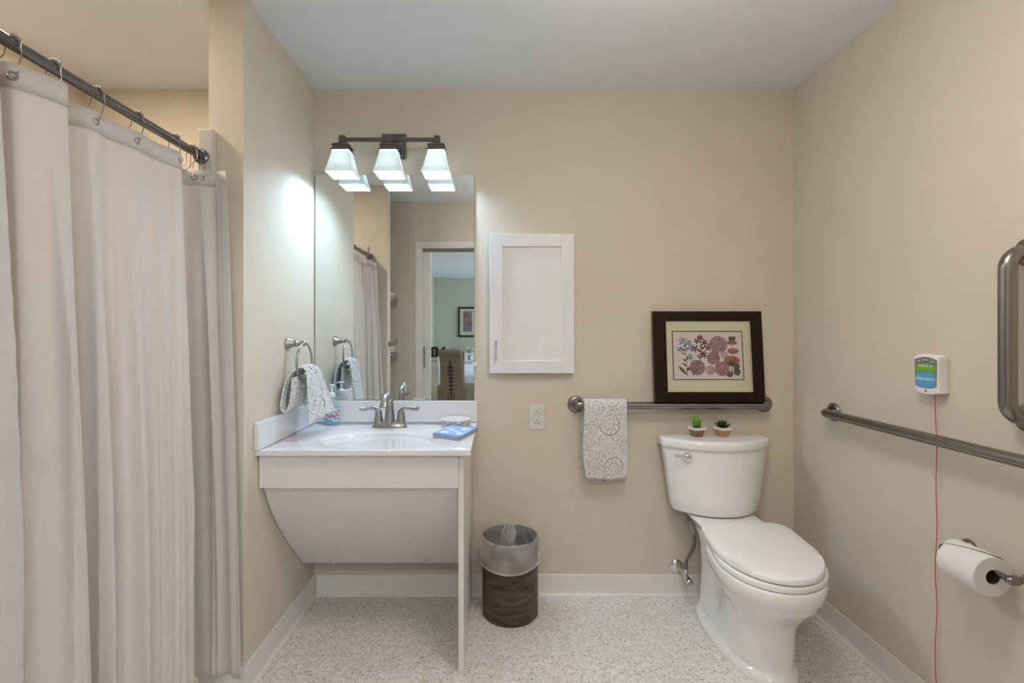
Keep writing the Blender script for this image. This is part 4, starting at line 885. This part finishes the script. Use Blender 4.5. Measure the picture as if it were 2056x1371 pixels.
def plan_at(s_):
    s_ *= LL[-1]; i = int(np.searchsorted(LL, s_)) - 1; i = max(0, min(i, len(LL) - 2)); return pc[i].lerp(pc[i + 1], (s_ - LL[i]) / max(1e-9, LL[i + 1] - LL[i]))
def curtain(u, v):
    p = plan_at(u); a = plan_at(max(0, u - .004)); b = plan_at(min(1, u + .004)); tn = (b - a).normalized(); nr = Vector((-tn.y, tn.x, 0)); d = v ** .8
    if nr.x < 0: nr = -nr
    s_ = u * LL[-1]; cx, cy = -.985, p.y
    amp = 1 + .30 * d; x = -.985 + (p.x + .985) * amp + .030 * d
    rg = 1 - abs(math.sin(s_ * 30 + .8 * math.sin(v * 2.2) + .5)); rg2 = 1 - abs(math.sin(s_ * 47 + 1.1 * math.sin(v * 1.7 + 1) + 2)); fold = (.030 * rg ** 1.8 - .008) * min(1, v * 2.5 + .12) * (.75 + .25 * d) + .013 * rg2 ** 2 * min(1, v * 1.6) + .003 * math.sin(s_ * 121 + 2.2 * v) * min(1, v * 3)
    y = p.y + .02 * d * math.sin(s_ * 9 + 1.2)
    sag = -.010 * abs(math.sin(s_ * math.pi / .155)) if v == 0 else 0
    if u < .02: y = p.y; fold *= .3
    return (x + nr.x * fold, min(y + nr.y * fold, 1.640), 1.805 - .045 * 0 - (1.805 - .105) * v + sag * 0)
m_ = gridmb(560, 60, curtain)
o = m_.build('shower_curtain', M['curtain'], label='white twill shower curtain hanging in soft folds along the left side', cat='curtain', solid=.0012)
def adduv(o, nu, nv, L_u, L_v):
    me = o.data; uvl = me.uv_layers.new(name='UVMap'); li_ = np.zeros(len(me.loops), dtype=np.int32); me.loops.foreach_get('vertex_index', li_)
    u = (li_ % (nu + 1)) / nu * L_u; v = (li_ // (nu + 1)) / nv * L_v; uvl.data.foreach_set('uv', np.stack([u, v], 1).astype(np.float32).ravel())
adduv(o, 560, 60, LL[-1] * 1.15, 1.7)
cur_o = o
def onplan(y, xmin=None):                         # curtain point nearest to a wanted y
    best = min(range(len(pc)), key=lambda i: abs(pc[i].y - y) + .3 * abs(pc[i].x + .97)); return pc[best], best
hem = MB()
def hemf(u, v):
    x, y, z = curtain(u, .001); p = plan_at(u); a = plan_at(max(0, u - .004)); b = plan_at(min(1, u + .004)); tn = (b - a).normalized(); nr = Vector((-tn.y, tn.x, 0)); nr = nr if nr.x > 0 else -nr
    x2, y2, z2 = curtain(u, .03 * v); return (x2 + nr.x * .0016, y2 + nr.y * .0016, z2 + .0005)
hm = gridmb(560, 2, hemf).build('header_band', M['curtain'], cur_o, solid=.0008); adduv(hm, 560, 2, LL[-1], .05)
for i_, y in enumerate((1.641, 1.621, 1.599, 1.513, 1.358, 1.223, 1.101, 1.009, .94, .90, .862, .832)):
    p, bi = onplan({0: 1.606, 1: 1.600, 2: 1.575, 3: 1.445, 4: 1.298, 5: 1.176, 6: 1.085, 7: .966}.get(i_, y)); gx, gy = p.x, min(p.y, 1.63); gz = 1.783
    t = thing('curtain_hook', 'roller ball curtain hook, ' + ('first of the wall bunch, touching the rod end', 'middle of the bunch at the wall end', 'last of the wall bunch, nearest the open rod', 'first single one left of the wall bunch', 'second single one left of the wall bunch', 'third single one, above the widest curtain panel', 'fourth single one, above the deep curtain step', 'leftmost one at the frame edge', 'fourth from the reflected rod end', 'third from the reflected rod end', 'second from the reflected rod end', 'at the reflected rod end in the mirror')[i_], 'curtain hook', (RX, y, RZ), group='curtain hooks on the shower rod')
    wr = MB(); R2 = .0175
    pth = [(RX + R2 * math.cos(math.radians(a)), y, RZ + R2 * math.sin(math.radians(a))) for a in range(-20, 201, 20)]
    front = crom([(gx - .003, gy, gz - .003), (gx + .006, gy, gz - .008), (gx + .011, gy, gz + .003), ((gx + RX) / 2 + .012, (gy + y) / 2, gz + .025), (RX + .019, y, RZ - .022)], 4)
    back = crom([(RX - .018, y, RZ - .020), (RX - .012, (y + gy) / 2, RZ - .05), (gx - .012, gy, gz + .016), (gx - .005, gy, gz + .001)], 4)
    wr.tube([Vector(q_) for q_ in front] + [Vector(q_) for q_ in pth] + [Vector(q_) for q_ in back], .0011, 8); wr.build('wire', M['nickel'], t)
    bl = MB()
    for a in (40, 65, 90, 115, 140): bl.ball((RX + (R2 + .0005) * math.cos(math.radians(a)), y, RZ + (R2 + .001) * math.sin(math.radians(a))), .0046, 10)
    bl.build('roller_balls', M['nickel'], t)
    if i_ < 9:
        a, b = pc[max(0, bi - 1)], pc[min(len(pc) - 1, bi + 1)]; tn = (b - a).normalized(); nr = Vector((-tn.y, tn.x, 0)); nr = nr if nr.x > 0 else -nr
        g = MB(); c0 = Vector((gx, gy, gz - .004)); g.tube([c0 + tn * .008 * math.cos(2 * math.pi * k / 20) + Vector((0, 0, 1)) * .008 * math.sin(2 * math.pi * k / 20) + nr * .002 for k in range(20)], .0018, 8, closed=True); g.build('grommet', M['nickel'], cur_o)

# ------------------------------------------------------------------ things seen only in the mirror
t = thing('robe_hook', 'nickel robe hook on the wall end beside the linen shelves, seen in the mirror', 'hook', (XL, .725, 1.175))
MB().lathe([(.022, .0005), (.020, .006), (.011, .018), (.008, .035), (.0075, .052), (.009, .058), (.003, .063)], (XL, .725, 1.172), axis=(1, 0, 0), n=24).tube([(XL + .056, .725, 1.172), (XL + .060, .725, 1.186), (XL + .064, .725, 1.200), (XL + .066, .725, 1.212)], [.006, .0055, .0075, .004], 12).ball((XL + .066, .725, 1.212), .007, 12).ball((XL + .057, .725, 1.172), .0095, 12).build('hook_arm', M['steel'], t)
for i_, (z, lb) in enumerate(((1.54, 'top'), (1.07, 'middle'), (.61, 'lowest'))):
    t = thing('linen_shelf', lb + ' white linen shelf in the recess, its end seen in the mirror', 'shelf', (-1.3, .48, z), group=None)
    box('board', M['white'], -1.749, -.902, .3305, .60, z, z + .016, t)
    box('end_bracket', M['nickel'], -.901, -.895, .3305, .56, z - .030, z + .030, t)
    box('front_rail', M['nickel'], -1.749, -.902, .601, .607, z + .002, z + .035, t)
for i_, z in enumerate((1.5565, 1.0865)):
    m_ = MB()
    for k in range(2): m_.box(-1.22, -.91, .36, .58, z + .03 * k, z + .03 * k + .028, .012, 3)
    m_.build('folded_towel', M['towelwhite'], label='pale folded towels on the ' + ('top' if i_ == 0 else 'middle') + ' linen shelf, seen in the mirror', cat='towel')

# chair with laced back
def rot2(cx, cy, a, x, y): return (cx + x * math.cos(a) - y * math.sin(a), cy + x * math.sin(a) + y * math.cos(a))
cxh, cyh, ca_ = -.615, -2.62, math.radians(200)
t = thing('dining_chair', 'brown slipcovered high back chair with laced back, reflected in the mirror', 'chair', (cxh, cyh, 0))
def cring(hw, y0, y1, z, n=5, r=.03): return [(*rot2(cxh, cyh, ca_, p[0], p[1]), z) for p in [(q_[0], q_[1]) for q_ in rr(0, hw, y0, y1, 0, min(r, (y1 - y0) / 2 - .002))]]
MB().loft([cring(.190, -.20, -.10, .42), cring(.186, -.215, -.115, .60), cring(.180, -.235, -.145, .80), cring(.176, -.262, -.165, .92), cring(.180, -.287, -.175, .955), cring(.183, -.30, -.18, .985), cring(.178, -.295, -.19, 1.005), cring(.16, -.27, -.21, 1.015)]).build('backrest', M['chair'], t)
MB().loft([cring(.235, -.205, .25, .07), cring(.232, -.205, .25, .30), cring(.238, -.205, .26, .44), cring(.238, -.203, .26, .475), cring(.22, -.19, .24, .49)]).build('seat', M['chair'], t)
for a, b in ((-.2, -.17), (.2, -.17), (-.2, .22), (.2, .22)):
    x, y = rot2(cxh, cyh, ca_, a, b); MB().tube([(x, y, 0), (x, y, .08)], [.016, .022], 10).build('leg', M['darkwood'], t)
lc = MB(); bk = lambda x, z: Vector((*rot2(cxh, cyh, ca_, x, -.205 - .075 * max(0, (z - .45) / .5) ** 1.3), z))
lc.tube([bk(0, .88), bk(0, .80), bk(0, .62), bk(0, .25)], [.002, .007, .005, .007], 8)
for k in range(7):
    z = .765 - .055 * k; lc.tube([bk(-.035, z + .008), bk(0, z - .012), bk(.035, z + .008)], .004, 6).tube([bk(-.035, z - .006), bk(0, z + .010), bk(.035, z - .006)], .004, 6).ball(bk(-.04, z), .008, 8).ball(bk(.04, z), .008, 8)
lc.tube([bk(0, .39), bk(.05, .35), bk(.04, .28)], .005, 6).tube([bk(0, .39), bk(-.05, .35), bk(-.035, .26)], .005, 6); lc.build('lacing', M['darkribbon'], t)

# buffet with letters
t = thing('buffet', 'cream painted buffet cabinet along the far room wall, reflected in the mirror', 'cabinet', (-1.18, -4.0, 0))
box('body', M['buffet'], -1.365, -1.005, -4.75, -3.36, .06, .79, t, bev=.004)
m_ = MB(); m_.box(-1.368, -.985, -4.78, -3.335, .805, .835, .006); m_.box(-1.368, -.995, -4.765, -3.35, .788, .806, .004); m_.build('top', M['buffet'], t)
for k in range(3):
    y0 = -4.72 + k * .46; dd = MB().box(-1.004, -.990, y0, y0 + .44, .10, .76, .003).build('door', M['buffet'], t)
m_ = MB(); m_.box(-1.36, -1.01, -4.74, -3.37, 0, .059); m_.build('plinth', M['buffet'], t)
for i_, (ch, x, y, sz, lb) in enumerate((('O', -1.19, -3.62, .24, 'nearest the doorway'), ('O', -1.10, -3.66, .24, 'between its two neighbours'), ('N', -.965 - .04, -3.72, .24, 'beside the chair top'))):
    o = text('decorative_letter', ch, sz, M['darkwood'], None, (x, y, .8355 + sz * .36), Matrix(((-1, 0, 0), (0, 0, 1), (0, 1, 0))), ext=.02, label='dark wooden letter ' + ch + ' on the buffet, ' + lb, cat='letter')
m_ = MB(); m_.box(-1.25, -1.02, -3.56, -3.40, .8355, .845, .001); m_.box(-1.24, -1.03, -3.55, -3.41, .8452, .853, .001); m_.build('magazine', M['greyblue'], label='grey blue magazines lying on the buffet corner, reflected in the mirror', cat='magazine')
# sofa at the far wall
t = thing('sofa', 'bright white sofa against the far wall, reflected low in the mirror', 'sofa', (.1, -5.3, 0))
MB().box(-.72, 1.3, -5.735, -5.50, .10, .94, .05, 4).build('backrest', M['sofa'], t); MB().box(-.72, 1.3, -5.50, -4.90, .10, .45, .04, 4).build('seat', M['sofa'], t)
MB().box(-.95, -.73, -5.73, -4.90, .10, .66, .06, 4).build('arm', M['sofa'], t)
MB().loft([[(*[(-.82 + (a - .5) * 1.0), -5.62 + .05 * math.sin(a * 3)][:2], 0) for a in (0, 1)]] * 0 or [rr(-.84, .10, -5.62, -5.52, z, .04) for z in (.662, .70, .90, .945)]).build('throw_pillow', M['greyblue'], label='grey blue cushion standing on the white sofa arm, reflected in the mirror', cat='cushion')
# table, vase
t = thing('dining_table', 'round dark-edged white table behind the laced chair, reflected in the mirror', 'table', (-.05, -3.95, 0))
MB().lathe([(.50, .72), (.55, .725), (.555, .745), (.55, .76), (.001, .76)], (-.05, -3.95, 0), n=56).build('tabletop', M['white'], t)
MB().lathe([(.28, 0), (.26, .03), (.07, .07), (.05, .3), (.05, .6), (.12, .719)], (-.05, -3.95, 0), n=28).build('pedestal', M['darkwood'], t)
t = thing('flower_vase', 'cream flowers in a clear vase on the table, reflected in the mirror', 'vase', (-.535 + .02, -3.8, .76))
vx_, vy_ = -.505, -3.8
MB().lathe([(.025, .761), (.03, .765), (.028, .80), (.022, .86), (.024, .87), (.020, .868), (.018, .80), (.001, .775)], (vx_, vy_, 0), n=20).build('vase_glass', M['glass'], t)
for k, (a, b, c_, r) in enumerate(((-.03, .0, .985, .085), (.045, .01, .975, .075), (-.07, .02, .955, .07), (.0, -.03, .935, .065), (.09, .0, .945, .06))):
    fl = MB()
    for i in range(16):
        a1 = i * 2.4; fl.loft(petal((vx_ + a, vy_ + b, c_ - r * .4), (math.cos(a1), math.sin(a1), 0), math.radians(10 + 5 * i), r * (1 - .02 * i), r * .6, math.radians(40), .002))
    fl.build('blossom', M['petal'], t); MB().tube([(vx_ - a * .3, vy_, .79), (vx_ + a * .6, vy_ + b, .90), (vx_ + a, vy_ + b, c_ - r * .3)], .003, 6).build('stem', M['stem'], t)
# far picture
t = thing('flower_picture', 'tall black framed red flower picture on far wall, reflected in the mirror', 'picture', (-.66, -5.738, 1.5))
fx0, fx1, fz0, fz1 = -.855, -.455, 1.175, 1.815
m_ = MB(); m_.box(fx0, fx0 + .035, -5.7395, -5.705, fz0, fz1, .003); m_.box(fx1 - .035, fx1, -5.7395, -5.705, fz0, fz1, .003); m_.box(fx0 + .035, fx1 - .035, -5.7395, -5.705, fz0, fz0 + .035, .003); m_.box(fx0 + .035, fx1 - .035, -5.7395, -5.705, fz1 - .035, fz1, .003); m_.build('frame', M['black'], t)
box('mat_board', M['mat'], fx0 + .03, fx1 - .03, -5.7390, -5.722, fz0 + .03, fz1 - .03, t)
CWp, CHp = 90, 200; img = np.tile(np.array([.20, .20, .23]), (CHp, CWp, 1)); yy, xx = np.mgrid[0:CHp, 0:CWp].astype(float)
img += (.14 * np.sin(xx * .5 + 3 * np.sin(yy * .13)) * np.sin(yy * .3 + xx * .2))[..., None]
def burst(cx, cy, R_, col, n=22):
    d = np.hypot(xx - cx, yy - cy); th = np.arctan2(yy - cy, xx - cx); ok = (d < R_ * (.72 + .28 * np.cos(th * n))); f = (.7 + .5 * np.abs(np.sin(th * n / 2)))[..., None]; img[ok] = (np.array(col) * f)[ok]
burst(30, 132, 40, (.38, .085, .055)); burst(62, 42, 34, (.38, .085, .055)); burst(22, 78, 9, (.08, .15, .07), 3); burst(48, 92, 9, (.08, .15, .07), 3); burst(78, 170, 14, (.08, .15, .07), 3)
img = np.clip(img, 0, 1)
m_ = gridmb(CWp - 1, CHp - 1, lambda u, v: (-.560 - .19 * u, -5.7215, 1.725 - .44 * v)); o = m_.build('print', M['print2'], t); setcol(o, img.reshape(-1, 3))
